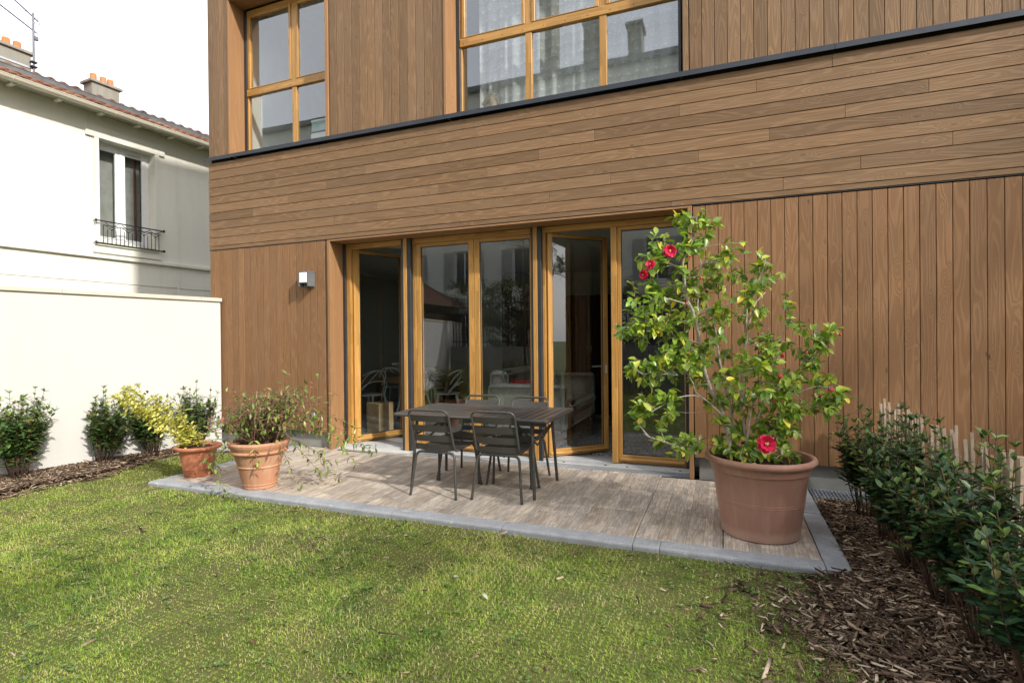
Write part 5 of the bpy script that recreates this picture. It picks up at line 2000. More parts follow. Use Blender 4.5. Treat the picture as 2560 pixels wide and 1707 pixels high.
tocam = -SD
bloom(cpos(-13, 65, -0.36), (tocam + Vector((-0.15, 0, 0.35))), 0.066)
bloom(cpos(-75, 209, -0.20), (tocam + Vector((-0.1, 0, 0.0))), 0.048)
bloom(cpos(-87, 199, -0.16), (tocam + Vector((-0.8, 0, 0.6))), 0.040)
bloom(cpos(-91, 192, -0.14), (tocam + Vector((-0.9, 0, -0.2))), 0.038)
bm_ = MB().lathe([(0, -0.014), (0.008, -0.009), (0.0115, 0), (0.009, 0.010), (0.003, 0.017), (0, 0.018)], 10).build('bud', BUD, smooth=True, mesh_only=True)
for (s, z) in ((5, 131), (3, 115), (41, 105), (33, 101), (-66, 170), (-63, 205), (-82, 209), (-55, 189), (48, 146), (-2, 97), (3, 97), (23, 133), (-47, 67)):
    o = bpy.data.objects.new('bud', bm_)
    COL.objects.link(o)
    o.location = cpos(s, z, -0.26)
    o.rotation_euler = (rc.uniform(-1, 1), rc.uniform(-1, 1), 0)
    o.scale = (1.25 if s in (5, 3, 41) else 0.8,) * 3
    adopt(o, cam_p)


# ================================================================== GENERIC UPRIGHT SHRUB
LMH = [leaf_mesh('leaf', LHEDGEO, f, c, 0.5) for f, c in ((0.25, 0.3), (0.4, 0.5), (0.15, 0.1))]


def shrub(name, loc, h, w, stems, label, group, leaf=0.055, per=13, seed=0, mat=None, bark=None, single_n=0, lean=(0, 0), spread=1.0, up=0.5, cat='shrub', young=0.35, low=0.08, depth=None):
    r = random.Random(seed)
    e = empty(name, loc, label, cat, group)
    L0 = Vector(loc)
    sm = MB()
    P, D, N, L, Wd, T = [], [], [], [], [], []
    dw = depth or w
    for si in range(stems):
        a = 2 * PI * si / stems + r.uniform(-.5, .5)
        rr = math.sqrt(r.uniform(0.05, 1.0))
        tip = L0 + Vector((math.cos(a) * w * 0.5 * rr + lean[0] * h, math.sin(a) * dw * 0.5 * rr + lean[1] * h, h * r.uniform(0.72, 1.0) * (1.0 - 0.25 * rr * rr)))
        b0 = L0 + Vector((math.cos(a) * 0.05, math.sin(a) * 0.05, -0.02))
        m1 = b0.lerp(tip, 0.5) + Vector((r.uniform(-.04, .04), r.uniform(-.04, .04), 0.03))
        pts = fillet([tuple(b0), tuple(m1), tuple(tip)], 0.5, 6)
        sm.tube(pts, [0.0055 - 0.0038 * i / (len(pts) - 1) for i in range(len(pts))], 5)
        # leafy nodes
        ln = sum((pts[i + 1] - pts[i]).length for i in range(len(pts) - 1))
        nodes_ = max(4, int(ln * per * 1.5))
        for k in range(nodes_):
            t = low + (1 - low) * (k + r.uniform(0, .6)) / nodes_
            t = min(t, 1)
            f = t * (len(pts) - 1)
            i = min(int(f), len(pts) - 2)
            c = pts[i].lerp(pts[i + 1], f - i)
            td = (pts[i + 1] - pts[i]).normalized()
            a0 = k * 1.57 + r.uniform(-.4, .4)
            # side twig
            cs_ = [c]
            if r.random() < 0.5 and t < 0.93:
                sd = td.orthogonal().normalized()
                sd.rotate(Matrix.Rotation(a0 + 0.8, 3, td))
                tl = r.uniform(0.03, 0.11) * spread
                c2 = c + sd * tl + Vector((0, 0, tl * 0.6))
                sm.tube([c, c2], [0.002, 0.0012], 4)
                cs_.append(c2)
                cs_.append(c.lerp(c2, 0.6))
            for c_ in cs_:
                for s_ in ((0, PI) if t < 0.97 else (0, PI / 2, PI, 3 * PI / 2)):
                    sd = td.orthogonal().normalized()
                    sd.rotate(Matrix.Rotation(a0 + s_ + r.uniform(-.3, .3), 3, td))
                    top = t > 0.86
                    dd = sd * r.uniform(0.8, 1.0) + td * (up + (0.7 if top else 0)) * r.uniform(0.4, 1.2) + Vector((0, 0, r.uniform(-.35, .25)))
                    nn2 = td + sd * -0.25 + Vector((r.uniform(-.35, .35), r.uniform(-.35, .35), 0.4))
                    l = leaf * r.uniform(0.75, 1.4) * (0.85 if top else 1)
                    P.append(tuple(c_)); D.append(tuple(dd)); N.append(tuple(nn2)); L.append(l); Wd.append(l * 0.50)
                    T.append(r.uniform(0.62, 1.0) if (top and r.random() < 0.8) or r.random() < young * 0.35 else r.uniform(0, 0.55))
    adopt(sm.build('stems', bark or BARKD, smooth=True), e)
    P, D, N, L, Wd, T = map(np.array, (P, D, N, L, Wd, T))
    idx = np.arange(len(P))
    if single_n:
        sc = np.linalg.norm(P - np.array([0, 0, 1.45]), axis=1) - L * 4
        od = np.argsort(sc)
        for k in od[:single_n]:
            o = bpy.data.objects.new('leaf', LMH[int(k) % 3])
            COL.objects.link(o)
            o.matrix_basis = frame_matrix(P[k], D[k], N[k], float(L[k]))
            adopt(o, e)
        idx = od[single_n:]
    o = leaves_obj('foliage', P[idx], D[idx], N[idx], L[idx], Wd[idx], T[idx], mat or LHEDGE, None, 0.3, 0.35)
    adopt(o, e)
    o['kind'] = 'stuff'
    return e


G1 = 'young evergreen shrubs planted along the white garden wall'
shrub('evergreen_shrub', (-7.10, 3.44, -0.02), 1.12, 0.66, 24, 'leafiest evergreen shrub at the far left edge of the picture before the white wall', G1, 0.058, 19, 31, mat=LWALL, lean=(0.04, 0.03), young=0.5)
shrub('evergreen_shrub', (-6.98, 4.22, -0.02), 1.06, 0.60, 20, 'evergreen shrub in the middle of the white wall with bare wall on its left', G1, 0.055, 18, 32, mat=LWALL, lean=(0.08, 0.12))
shrub('evergreen_shrub', (-6.90, 4.78, -0.02), 1.0, 0.62, 20, 'evergreen shrub behind the yellow variegated branches', G1, 0.055, 18, 33, mat=LWALL, lean=(0, -0.1))
shrub('evergreen_shrub', (-6.72, 5.27, -0.02), 1.08, 0.66, 20, 'evergreen shrub beside the corner of the timber house, right behind the small orange pot', G1, 0.055, 15, 34, mat=LWALL, young=0.6)

G2 = 'evergreen hedge shrubs planted along the chestnut picket fence'
hs_ = [((1.06, 5.02, -0.02), 1.02, 0.46, 18, 'hedge shrub nearest the timber wall at the start of the picket fence', 60),
       ((1.08, 4.50, -0.02), 1.06, 0.48, 18, 'second hedge shrub out from the timber wall, over dark mulch', 80),
       ((1.09, 4.02, -0.02), 1.10, 0.50, 19, 'third hedge shrub out from the timber wall, before the wired pickets', 100),
       ((1.12, 3.55, -0.02), 1.10, 0.56, 18, 'fourth hedge shrub out from the timber wall, below the wide pale post', 130),
       ((1.14, 3.12, -0.02), 1.12, 0.52, 18, 'hedge shrub cut by the right picture edge with large dark leaves', 150),
       ((1.16, 2.72, -0.02), 0.95, 0.50, 15, 'lowest hedge shrub in the bottom right corner of the picture', 150)]
for k, (loc, h, w, st_n, lab, sn_) in enumerate(hs_):
    shrub('hedge_shrub', loc, h, w, st_n, lab, G2, 0.053, 20, 50 + k, single_n=sn_, lean=(-0.03, 0.0), young=0.35, low=0.16)

# ---- variegated golden shrub arching out of the small pot
def arch_plant(e, paths, r0, r1, bark, per, leaf, seed, mat, droop=0.0, wd=0.45, young=1.0, upb=0.4, rosette=1):
    r = random.Random(seed)
    sm = MB()
    P, D, N, L, Wd, T = [], [], [], [], [], []
    for pts in paths:
        Q = fillet([tuple(p) for p in pts], 0.3, 4)
        sm.tube(Q, [r0 + (r1 - r0) * i / (len(Q) - 1) for i in range(len(Q))], 5)
        cum = [0]
        for i in range(len(Q) - 1):
            cum.append(cum[-1] + (Q[i + 1] - Q[i]).length)
        n = int(cum[-1] * per)
        for k in range(n):
            t = cum[-1] * (0.12 + 0.88 * (k + r.random() * .8) / max(1, n))
            i = max(0, min(len(Q) - 2, int(np.searchsorted(cum, t)) - 1))
            f = (t - cum[i]) / max(1e-6, cum[i + 1] - cum[i])
            c = Q[i].lerp(Q[i + 1], min(1, f))
            td = (Q[i + 1] - Q[i]).normalized()
            if rosette > 1 and r.random() < 0.6:
                sd = td.orthogonal().normalized()
                sd.rotate(Matrix.Rotation(r.uniform(0, 2 * PI), 3, td))
                c2 = c + sd * r.uniform(0.02, 0.075)
                sm.tube([c, c2], [r1, r1 * 0.6], 4)
                c = c2
            for s_ in range(2 * rosette):
                sd = td.orthogonal().normalized()
                sd.rotate(Matrix.Rotation(k * 1.57 + s_ * PI / rosette + r.uniform(-.4, .4), 3, td))
                dd = sd + td * upb * r.uniform(0.2, 1.5) + Vector((0, 0, r.uniform(-.3, .3) - droop))
                l = leaf * r.uniform(0.6, 1.2)
                P.append(tuple(c)); D.append(tuple(dd)); N.append((r.uniform(-.5, .5), r.uniform(-.5, .5), 1))
                L.append(l); Wd.append(l * wd); T.append(r.random() * young)
    adopt(sm.build('stems', bark, smooth=True), e)
    P, D, N, L, Wd, T = map(np.array, (P, D, N, L, Wd, T))
    o = leaves_obj('foliage', P, D, N, L, Wd, T, mat, None, 0.3, 0.4)
    adopt(o, e)
    o['kind'] = 'stuff'


p1 = Vector(POT1)
ge = empty('golden_shrub', tuple(p1 + Vector((0, 0, 0.3))), 'yellow variegated shrub arching left out of the small orange pot', 'shrub')
rg1 = random.Random(3)
paths = []
def LV(s, z, d=0.0):      # sideways / height / depth around the small pot
    s = s * 1.18 if z > 0.5 else s
    return p1 + SR * s + SD * d + Vector((0, 0, z))
for (pts) in (
    [(-0.08, 0.30, 0), (-0.16, 0.45, .05), (-0.32, 0.62, .1), (-0.55, 0.80, .12), (-0.74, 0.97, .15)],
    [(-0.08, 0.30, 0), (-0.20, 0.48, .0), (-0.42, 0.66, .0), (-0.68, 0.80, .05), (-0.86, 0.86, .1)],
    [(-0.08, 0.30, 0), (-0.14, 0.42, .02), (-0.30, 0.55, .05), (-0.48, 0.66, .0), (-0.62, 0.78, .0)],
    [(-0.05, 0.30, 0), (-0.12, 0.46, .1), (-0.30, 0.58, .15), (-0.40, 0.72, .2), (-0.50, 0.85, .2)],
    [(-0.08, 0.30, 0), (-0.10, 0.42, .03), (-0.13, 0.60, .02), (-0.18, 0.78, .0)],
    [(-0.05, 0.30, -.02), (-0.12, 0.40, -.08), (-0.25, 0.50, -.1), (-0.38, 0.56, -.12)],
    [(-0.60, 0.79, .1), (-0.72, 0.84, .12), (-0.80, 0.92, .18)],
    [(-0.40, 0.66, .05), (-0.56, 0.66, .1), (-0.70, 0.70, .15)]):
    paths.append([LV(*p) for p in pts])
arch_plant(ge, paths, 0.006, 0.002, BARKD, 75, 0.046, 4, LYEL, rosette=2, wd=0.55)
paths = [[LV(-0.10, 0.30, -.05), LV(-0.13, 0.36, -.06), LV(-0.14, 0.42, -.08)], [LV(-0.06, 0.30, -.1), LV(-0.08, 0.36, -.1), LV(-0.06, 0.40, -.1)],
         [LV(-0.02, 0.30, 0.02), LV(0.0, 0.38, .0), LV(0.01, 0.46, .0)], [LV(-0.13, 0.30, 0.0), LV(-0.17, 0.36, .0), LV(-0.19, 0.40, .0)]]
arch_plant(ge, paths, 0.004, 0.002, BARKD, 110, 0.046, 6, LYEL, rosette=2, wd=0.55)

# ---- straggly vine in the pale pot
p2 = Vector(POT2)
ve = empty('straggly_vine', tuple(p2 + Vector((0, 0, 0.42))), 'straggly vine with green and reddish leaves spilling from the pale terracotta pot', 'vine')
rv = random.Random(12)
def VV(s, z, d=0.0):
    return p2 + SR * s + SD * d + Vector((0, 0, z))
paths = []
# tangled mass
for k in range(110):
    a = rv.uniform(0, 2 * PI)
    s0, d0_ = 0.1 * math.cos(a), 0.1 * math.sin(a)
    pts = [VV(s0, 0.42, d0_)]
    tx, tz, td_ = rv.gauss(0.06, 0.19), rv.uniform(0.60, 0.92), rv.gauss(0.0, 0.14)
    tx = max(-0.34, min(0.46, tx))
    pts.append(VV(s0 + (tx - s0) * .5 + rv.uniform(-.06, .06), 0.42 + (tz - .42) * .6, d0_ + (td_ - d0_) * .5))
    pts.append(VV(tx, tz, td_))
    # wander sideways
    x, z, d = tx, tz, td_
    h_ = rv.uniform(0, 2 * PI)
    for q in range(rv.randint(3, 7)):
        h_ += rv.uniform(-1.2, 1.2)
        x += 0.075 * math.cos(h_); d += 0.05 * math.sin(h_ * 1.3); z += 0.055 * math.sin(h_) - 0.01
        x = max(-0.40, min(0.56, x)); z = max(0.44, min(0.95, z))
        pts.append(VV(x, z, d))
    paths.append(pts)
arch_plant(ve, paths, 0.0042, 0.0020, VINEB, 7.5, 0.064, 7, LVINE, droop=0.2, wd=0.42)
paths = [
    [VV(0.05, .45, 0), VV(0.12, .75, 0), VV(0.20, .98, .05), VV(0.27, 1.14, .05)],
    [VV(0.10, .45, 0), VV(0.25, .75, 0), VV(0.40, .95, .05), VV(0.52, 1.06, .1), VV(0.60, 1.12, .1)],
    [VV(0.05, .45, 0), VV(0.20, .80, 0), VV(0.38, .92, .0), VV(0.50, 1.0, .0)],
    [VV(0.20, .60, 0), VV(0.45, .72, .05), VV(0.62, .70, .1), VV(0.70, .84, .1), VV(0.72, .95, .1)],
    [VV(0.20, .60, 0), VV(0.50, .66, .0), VV(0.72, .60, .05), VV(0.85, .52, .05), VV(1.00, .42, .05), VV(1.13, .30, .05)],
    [VV(0.20, .55, 0), VV(0.50, .58, .0), VV(0.75, .50, .0), VV(0.92, .42, .0), VV(1.08, .36, .0), VV(1.18, .38, .0)],
    [VV(0.25, .60, 0), VV(0.55, .62, .0), VV(0.80, .46, .0), VV(0.90, .30, .0), VV(0.98, .20, .0)],
    [VV(0.20, .60, 0), VV(0.55, .70, .05), VV(0.80, .66, .05), VV(0.95, .56, .05), VV(1.02, .50, .05)],
    [VV(0.25, .50, 0), VV(0.42, .38, -.05), VV(0.55, .22, -.05), VV(0.66, .12, -.05)],
    [VV(0.25, .50, 0), VV(0.48, .42, -.05), VV(0.66, .30, -.05), VV(0.72, .14, -.05), VV(0.85, .06, -.05)],
    [VV(0.22, .48, -.1), VV(0.34, .30, -.15), VV(0.40, .14, -.16), VV(0.50, .05, -.16)],
    [VV(0.05, .47, -.25), VV(0.10, .36, -.28), VV(0.12, .22, -.27)],
    [VV(-0.10, .47, -.2), VV(-0.24, .46, -.25), VV(-0.36, .38, -.28), VV(-0.40, .30, -.28)],
    [VV(-0.20, .47, -.1), VV(-0.38, .50, -.1), VV(-0.50, .46, -.1)],
    [VV(-0.24, .44, -.18), VV(-0.33, .32, -.22), VV(-0.30, .15, -.25), VV(-0.20, .03, -.28), VV(-0.06, .01, -.34)],
    [VV(-0.24, .44, -.1), VV(-0.40, .30, -.12), VV(-0.46, .20, -.12), VV(-0.36, .14, -.12), VV(-0.30, .22, -.12)],
    [VV(0.0, .02, -.42), VV(0.06, .01, -.50), VV(0.12, .03, -.56)],
    [VV(0.60, .60, 0.0), VV(0.72, .45, .0), VV(0.60, .30, .0), VV(0.62, .20, .0), VV(0.78, .26, .0)],
]
arch_plant(ve, paths, 0.0032, 0.0016, VINEB, 19, 0.068, 9, LVINE, droop=0.35, wd=0.40)
# cane
adopt(MB().tube([VV(-0.06, .42, 0), VV(-0.02, .95, 0)], 0.006, 6).build('cane', CHEST), ve)
adopt(MB().tube([VV(-0.14, .42, 0), VV(-0.15, .62, 0)], 0.007, 6).build('cane', GREYL), ve)

# ================================================================== PICKET FENCE
def picket_fence(name, X0, ys, tops, label, wire=True, group=None, axis='y', seed=2):
    r = random.Random(seed)
    e = empty(name, (X0, ys[0], -0.05), label, 'fence', group)
    for y, t in zip(ys, tops):
        w = r.uniform(0.034, 0.055)
        th = r.uniform(0.014, 0.022)
        lx, ly = r.uniform(-.02, .02), r.uniform(-.02, .02)
        n = 5
        V = []
        prof = [(-0.05, 1.0), (0.3, r.uniform(.92, 1.05)), (0.6, r.uniform(.9, 1.05)), (t - 0.085, 0.95), (t, 0.14)]
        off = [(r.uniform(-.004, .004), r.uniform(-.004, .004)) for _ in prof]
        for (z, s), (ox, oy) in zip(prof, off):
            f = z / t
            for (a, b_) in ((-1, -1), (1, -0.7), (0.8, 1), (-0.9, 0.8)):
                p = (a * th / 2 + ox + lx * f, b_ * w / 2 * s + oy + ly * f, z)
                if axis == 'x':
                    p = (p[1], p[0], p[2])
                V.append(p)
        F = []
        for i in range(len(prof) - 1):
            for q in range(4):
                F.append((i * 4 + q, i * 4 + (q + 1) % 4, i * 4 + 4 + (q + 1) % 4, i * 4 + 4 + q))
        F.append(tuple(range(len(V) - 4, len(V))))
        m = MB()
        m.add(V, F)
        o = m.build('picket', CHEST)
        o.location = (X0, y, 0) if axis == 'y' else (y, X0, 0)
        adopt(o, e)
    if wire:
        for zw in (0.20, 0.72):
            for ph in (0, PI):
                m = MB()
                pts = []
                n = int(abs(ys[-1] - ys[0]) / 0.02)
                for i in range(n + 1):
                    t_ = ys[0] + (ys[-1] - ys[0]) * i / n
                    o_x = 0.011 * math.sin(i * 0.55 + ph)
                    z_ = zw + 0.006 * math.cos(i * 0.55 + ph)
                    pts.append((X0 + o_x, t_, z_) if axis == 'y' else (t_, X0 + o_x, z_))
                m.tube(pts, 0.0013, 4)
                adopt(m.build('wire', GALV), e)
    return e


py = [5.62, 5.56, 5.49, 5.40, 5.32, 5.20, 5.13, 5.04, 4.96, 4.88, 4.80, 4.72, 4.64, 4.55, 4.46, 4.36, 4.27, 4.20, 4.11, 4.03, 3.96, 3.88, 3.81, 3.74, 3.66, 3.57, 3.47, 3.38, 3.30, 3.21, 3.12, 3.03, 2.94, 2.85, 2.76, 2.67, 2.58]
rp = random.Random(8)
picket_fence('picket_fence', 1.31, py, [0.87 + rp.uniform(-.035, .035) for _ in py], 'split chestnut picket fence bound with wire behind the right hedge')
m = MB().tube([(1.37, 3.40, -0.1), (1.37, 3.40, 0.84), (1.37, 3.40, 0.842)], [0.038, 0.036, 0.033], 10)
tag(m.build('fence_post', POSTW, smooth=True, auto=40), 'wide pale round post standing behind the pickets near the right edge', 'post')

# ================================================================== MULCH CHIPS
def chips(name, n, fx, seed, label, big_p=0.06, lmul=1.0):
    r = np.random.default_rng(seed)
    P = fx(r, n)
    n = len(P)
    L = r.gamma(2.0, 0.017, n) * lmul + 0.010
    L = np.where(r.random(n) < big_p, L * 2.2, L)
    L = np.clip(L, 0.01, 0.17)
    Wd = np.clip(L * r.uniform(0.07, 0.30, n), 0.002, 0.020)
    Th = r.uniform(0.0015, 0.006, n)
    th = r.uniform(0, 2 * PI, n)
    # loosely parallel drift
    pit = r.normal(0, 0.22, n)
    rol = r.normal(0, 0.5, n)
    tpl = np.array([(-.5, -.35, -.5), (.5, -.5, -.5), (.42, .5, -.5), (-.5, .4, -.5), (-.45, -.3, .5), (.5, -.4, .4), (.38, .42, .5), (-.5, .3, .4)])
    V = tpl[None] * np.stack([L, Wd, Th], 1)[:, None, :]
    V = V * r.uniform(0.75, 1.25, V.shape)
    c, s = np.cos(rol), np.sin(rol)
    y, z = V[..., 1] * c[:, None] - V[..., 2] * s[:, None], V[..., 1] * s[:, None] + V[..., 2] * c[:, None]
    V[..., 1], V[..., 2] = y, z
    c, s = np.cos(pit), np.sin(pit)
    x, z = V[..., 0] * c[:, None] - V[..., 2] * s[:, None], V[..., 0] * s[:, None] + V[..., 2] * c[:, None]
    V[..., 0], V[..., 2] = x, z
    c, s = np.cos(th), np.sin(th)
    x, y = V[..., 0] * c[:, None] - V[..., 1] * s[:, None], V[..., 0] * s[:, None] + V[..., 1] * c[:, None]
    V[..., 0], V[..., 1] = x, y
    V += P[:, None, :]
    Fq = np.array([(0, 3, 2, 1), (4, 5, 6, 7), (0, 1, 5, 4), (1, 2, 6, 5), (2, 3, 7, 6), (3, 0, 4, 7)]).ravel()
    loops = (Fq[None] + (np.arange(n) * 8)[:, None]).ravel()
    tint = np.clip(r.normal(0.40, 0.28, n), 0, 1)
    tint = np.where(r.random(n) < 0.08, r.uniform(0.85, 1, n), tint)
    o = big(name, V.reshape(-1, 3), loops, np.full(n * 6, 4), np.repeat(tint, 8), CHIPS)
    o['kind'] = 'stuff'
    tag(o, label, 'mulch')
    return o


def fx_right(r, n):
    y = r.uniform(1.4, 5.44, n)
    x = r.uniform(-0.15, 2.0, n)
    e = np.where(y < 3.80, right_edge(y), 0.755)
    # scattered past the edge
    ok = (x > e) | ((y < 3.78) & (r.random(n) < np.exp(-(e - x) * 5.5)))
    ok &= ~((y > 3.55) & (x < 0.66) & (r.random(n) < 0.85))
    x, y, e = x[ok], y[ok], e[ok]
    inside = x > e
    z = lawn_z(x, y) + np.where(inside, 0.030, 0.010) + r.uniform(0, 0.028, len(x)) * np.where(inside, 1, 0.4)
    z = np.where((y > 3.8) & (x < 0.80), z - 0.02, z)
    return np.stack([x, y, z], 1)


def fx_left(r, n):
    y = r.uniform(0.6, 5.68, n)
    a, b_ = wall_x(y), left_edge(y)
    x = a + (b_ - a + 0.16) * r.random(n)
    ok = (x < b_) | (r.random(n) < 0.35)
    ok &= ~((x > -5.62) & (y > 3.78))
    x, y = x[ok], y[ok]
    inside = x < left_edge(y)
    z = lawn_z(x, y) + np.where(inside, 0.034, 0.012) + r.uniform(0, 0.030, len(x)) * np.where(inside, 1, 0.3)
    return np.stack([x, y, z], 1)


chips('wood_chip_mulch', 42000, fx_right, 5, 'brown bark and wood chip mulch spread under the right hedge', 0.05, 0.85)
chips('wood_chip_mulch', 22000, fx_left, 6, 'dry wood chip mulch along the foot of the white wall', 0.08, 1.0)


def fx_lawn(r, n):
    x, y = r.uniform(-6.4, 0.6, n), r.uniform(0.7, 3.78, n)
    p = vnoise(x, y, 1.1, 77)
    near = np.exp(-(3.8 - y) * 5) * 0.6 + np.clip(x + 0.6, 0, 1) * 0.5
    ok = r.random(n) < (0.10 + 0.5 * (p > 0.62) + near)
    x, y = x[ok], y[ok]
    return np.stack([x, y, lawn_z(x, y) + r.uniform(0.006, 0.022, len(x))], 1)


def small_chips():
    return chips('lawn_litter', 4200, fx_lawn, 9, 'small dry chips and dead bits lying in the lawn', 0.02, 0.55)


small_chips()
# pebbles between the patio kerb and the house
def pebbles(x0, x1, y0, y1, n, z, label):
    r = np.random.default_rng(3)
    x, y = r.uniform(x0, x1, n), r.uniform(y0, y1, n)
    R = r.uniform(0.006, 0.016, n)
    t = np.array([(1, 0, 0), (-1, 0, 0), (0, 1, 0), (0, -1, 0), (0, 0, .7), (0, 0, -.7)], float)
    V = t[None] * R[:, None, None] * r.uniform(0.7, 1.3, (n, 6, 3)) + np.stack([x, y, z + r.uniform(0, 0.012, n)], 1)[:, None]
    F = np.array([(0, 2, 4), (2, 1, 4), (1, 3, 4), (3, 0, 4), (2, 0, 5), (1, 2, 5), (3, 1, 5), (0, 3, 5)]).ravel()
    loops = (F[None] + (np.arange(n) * 6)[:, None]).ravel()
    o = big('pebbles', V.reshape(-1, 3), loops, np.full(n * 8, 3), np.repeat(r.random(n), 6), GRAVEL, smooth=True)
    o['kind'] = 'stuff'
    tag(o, label, 'gravel')


pebbles(-6.85, -5.60, 5.36, 5.80, 2600, -0.03, 'pale pebbles along the house plinth left of the patio')
sheet('pebble_bed', [(-6.86, 5.35), (-5.60, 5.35), (-5.60, 5.86), (-6.86, 5.86)], -0.035, CONC)

# ================================================================== GRASS
def grass():
    r = np.random.default_rng(21)
    n = 1430000
    # sample more densely near the camera
    x = r.uniform(-7.3, 1.1, n)
    y = r.uniform(-0.9, 5.30, n)
    dep = 0.3656 * -x * 1 + 0.9308 * y
    keep = (y < 3.802) | (x < -5.60)
    keep &= x > left_edge(y) - 0.05
    rx = np.where(y < 3.8, right_edge(y), 9)
    keep &= (x < rx + 0.05)
    # outside the view cone: drop most
    v = (x * 0.9308 + y * 0.3656) / np.maximum(dep, 0.1)
    far_ = (dep < 1.25) | (np.abs(v) > 1.12)
    keep &= ~far_ | (r.random(n) < 0.30)
    keep &= r.random(n) < np.clip(2.6 / np.maximum(dep, 1), 0.42, 1.0)
    # patchiness
    pn = vnoise(x, y, 2.3, 5) * 0.6 + vnoise(x, y, 7.0, 6) * 0.4
    bare = vnoise(x, y, 3.1, 8) * 0.65 + vnoise(x, y, 11.0, 9) * 0.35
    edge = np.clip(1 - (rx - x) / 0.75, 0, 1) * 0.6 + np.clip(1 - (x - left_edge(y)) / 0.3, 0, 1) * 0.4
    edge = edge + 0.25 * np.exp(-np.clip(3.8 - y, 0, 9) * 7)
    keep &= r.random(n) > np.clip((bare - 0.54) * 3.0, 0, 0.72) + edge * 0.8
    x, y, pn, bare, far_ = x[keep], y[keep], pn[keep], bare[keep], far_[keep]
    n = len(x)
    # blades gather into little tufts
    cx = np.round(x / 0.035) * 0.035
    cy = np.round(y / 0.035) * 0.035
    x = x + (cx - x) * r.uniform(0, 0.7, n)
    y = y + (cy - y) * r.uniform(0, 0.7, n)
    y = np.where((x > -5.6) & (y > 3.800), 3.798, y)
    z = lawn_z(x, y) - 0.004
    h = 0.018 + 0.020 * np.clip(pn * 1.7 - 0.3, 0.1, 1.3) * r.gamma(3, 0.35, n)
    h = np.clip(h * 0.70, 0.011, 0.044)
    tuft = vnoise(x, y, 1.7, 33)
    h *= 1 + 0.6 * (tuft > 0.74) * r.random(n)
    w = r.uniform(0.0009, 0.0020, n) * np.where(far_, 1.9, 1.0) * (1 + 0.18 * np.clip((0.3656 * -x + 0.9308 * y) - 2.2, 0, 4) * ~far_)
    a = r.uniform(0, 2 * PI, n)
    comb = vnoise(x, y, 1.9, 41) * 2 * PI
    lean = np.clip(r.gamma(2.4, 0.62, n), 0.10, 4.5)
    la = np.where(r.random(n) < 0.22, comb + r.normal(0, .6, n), r.uniform(0, 2 * PI, n))
    dx, dy = np.cos(la) * lean, np.sin(la) * lean
    nrm = np.sqrt(dx ** 2 + dy ** 2 + 1)
    sx, sy = -np.sin(la + r.normal(0, .5, n)), np.cos(la)
    B = np.stack([x, y, z], 1)
    S = np.stack([sx, sy, np.zeros(n)], 1) * w[:, None]
    D1 = np.stack([dx * 0.55, dy * 0.55, np.ones(n)], 1) / nrm[:, None]
    D2 = np.stack([dx * 1.5, dy * 1.5, np.ones(n) * 0.7], 1)
    D2 /= np.linalg.norm(D2, axis=1)[:, None]
    m = B + D1 * (h * 0.55)[:, None]
    t = m + D2 * (h * 0.55)[:, None]
    V = np.stack([B - S, B + S, m + S * 0.8, m - S * 0.8, t], 1)
    loops = (np.array([0, 1, 2, 3, 3, 2, 4])[None] + (np.arange(n) * 5)[:, None]).ravel()
    sizes = np.tile([4, 3], n)
    tone = 0.43 + (vnoise(x, y, 1.5, 51) - 0.5) * 0.36 + (vnoise(x, y, 6.0, 52) - 0.5) * 0.50 + (vnoise(x, y, 15.0, 53) - 0.5) * 0.35 + r.normal(0, 0.15, n)
    tone += np.clip(bare - 0.5, 0, 1) * 0.7
    dead = r.random(n) < (0.15 + 0.9 * np.clip(bare - 0.42, 0, 1) + 0.15 * (np.abs(3.8 - y) < 0.15))
    tone = np.where(dead, r.uniform(0.82, 1.0, n), np.clip(tone, 0, 0.80))
    o = big('grass', V.reshape(-1, 3), loops, sizes, np.repeat(np.clip(tone, 0.001, 1), 5), BLADES, smooth=False)
    o['kind'] = 'stuff'
    tag(o, 'short patchy green and yellow lawn grass', 'grass')
    print('blades', n)


grass()


# clover / broad leaved weeds
def weeds(name, spots_, seed, label, leaf, mat=LWEED):
    r = np.random.default_rng(seed)
    P, D, N, L, Wd, T = [], [], [], [], [], []
    for (cx, cy, rad, n) in spots_:
        for k in range(n):
            a, q = r.uniform(0, 2 * PI), rad * math.sqrt(r.random())
            x, y = cx + q * math.cos(a), cy + q * math.sin(a)
            z = float(lawn_z(np.array([x]), np.array([y]))[0]) + r.uniform(0.008, 0.030)
            for s_ in range(3):
                b_ = a + s_ * 2.09
                P.append((x, y, z)); D.append((math.cos(b_), math.sin(b_), r.uniform(-.1, .5))); N.append((r.uniform(-.2, .2), r.uniform(-.2, .2), 1))
                l = leaf * r.uniform(0.6, 1.3)
                L.append(l); Wd.append(l * 0.8); T.append(r.uniform(0, 0.86))
    P, D, N, L, Wd, T = map(np.array, (P, D, N, L, Wd, T))
    o = leaves_obj(name, P, D, N, L, Wd, T, mat, None, 0.2, 0.3)
    tag(o, label, 'weeds')


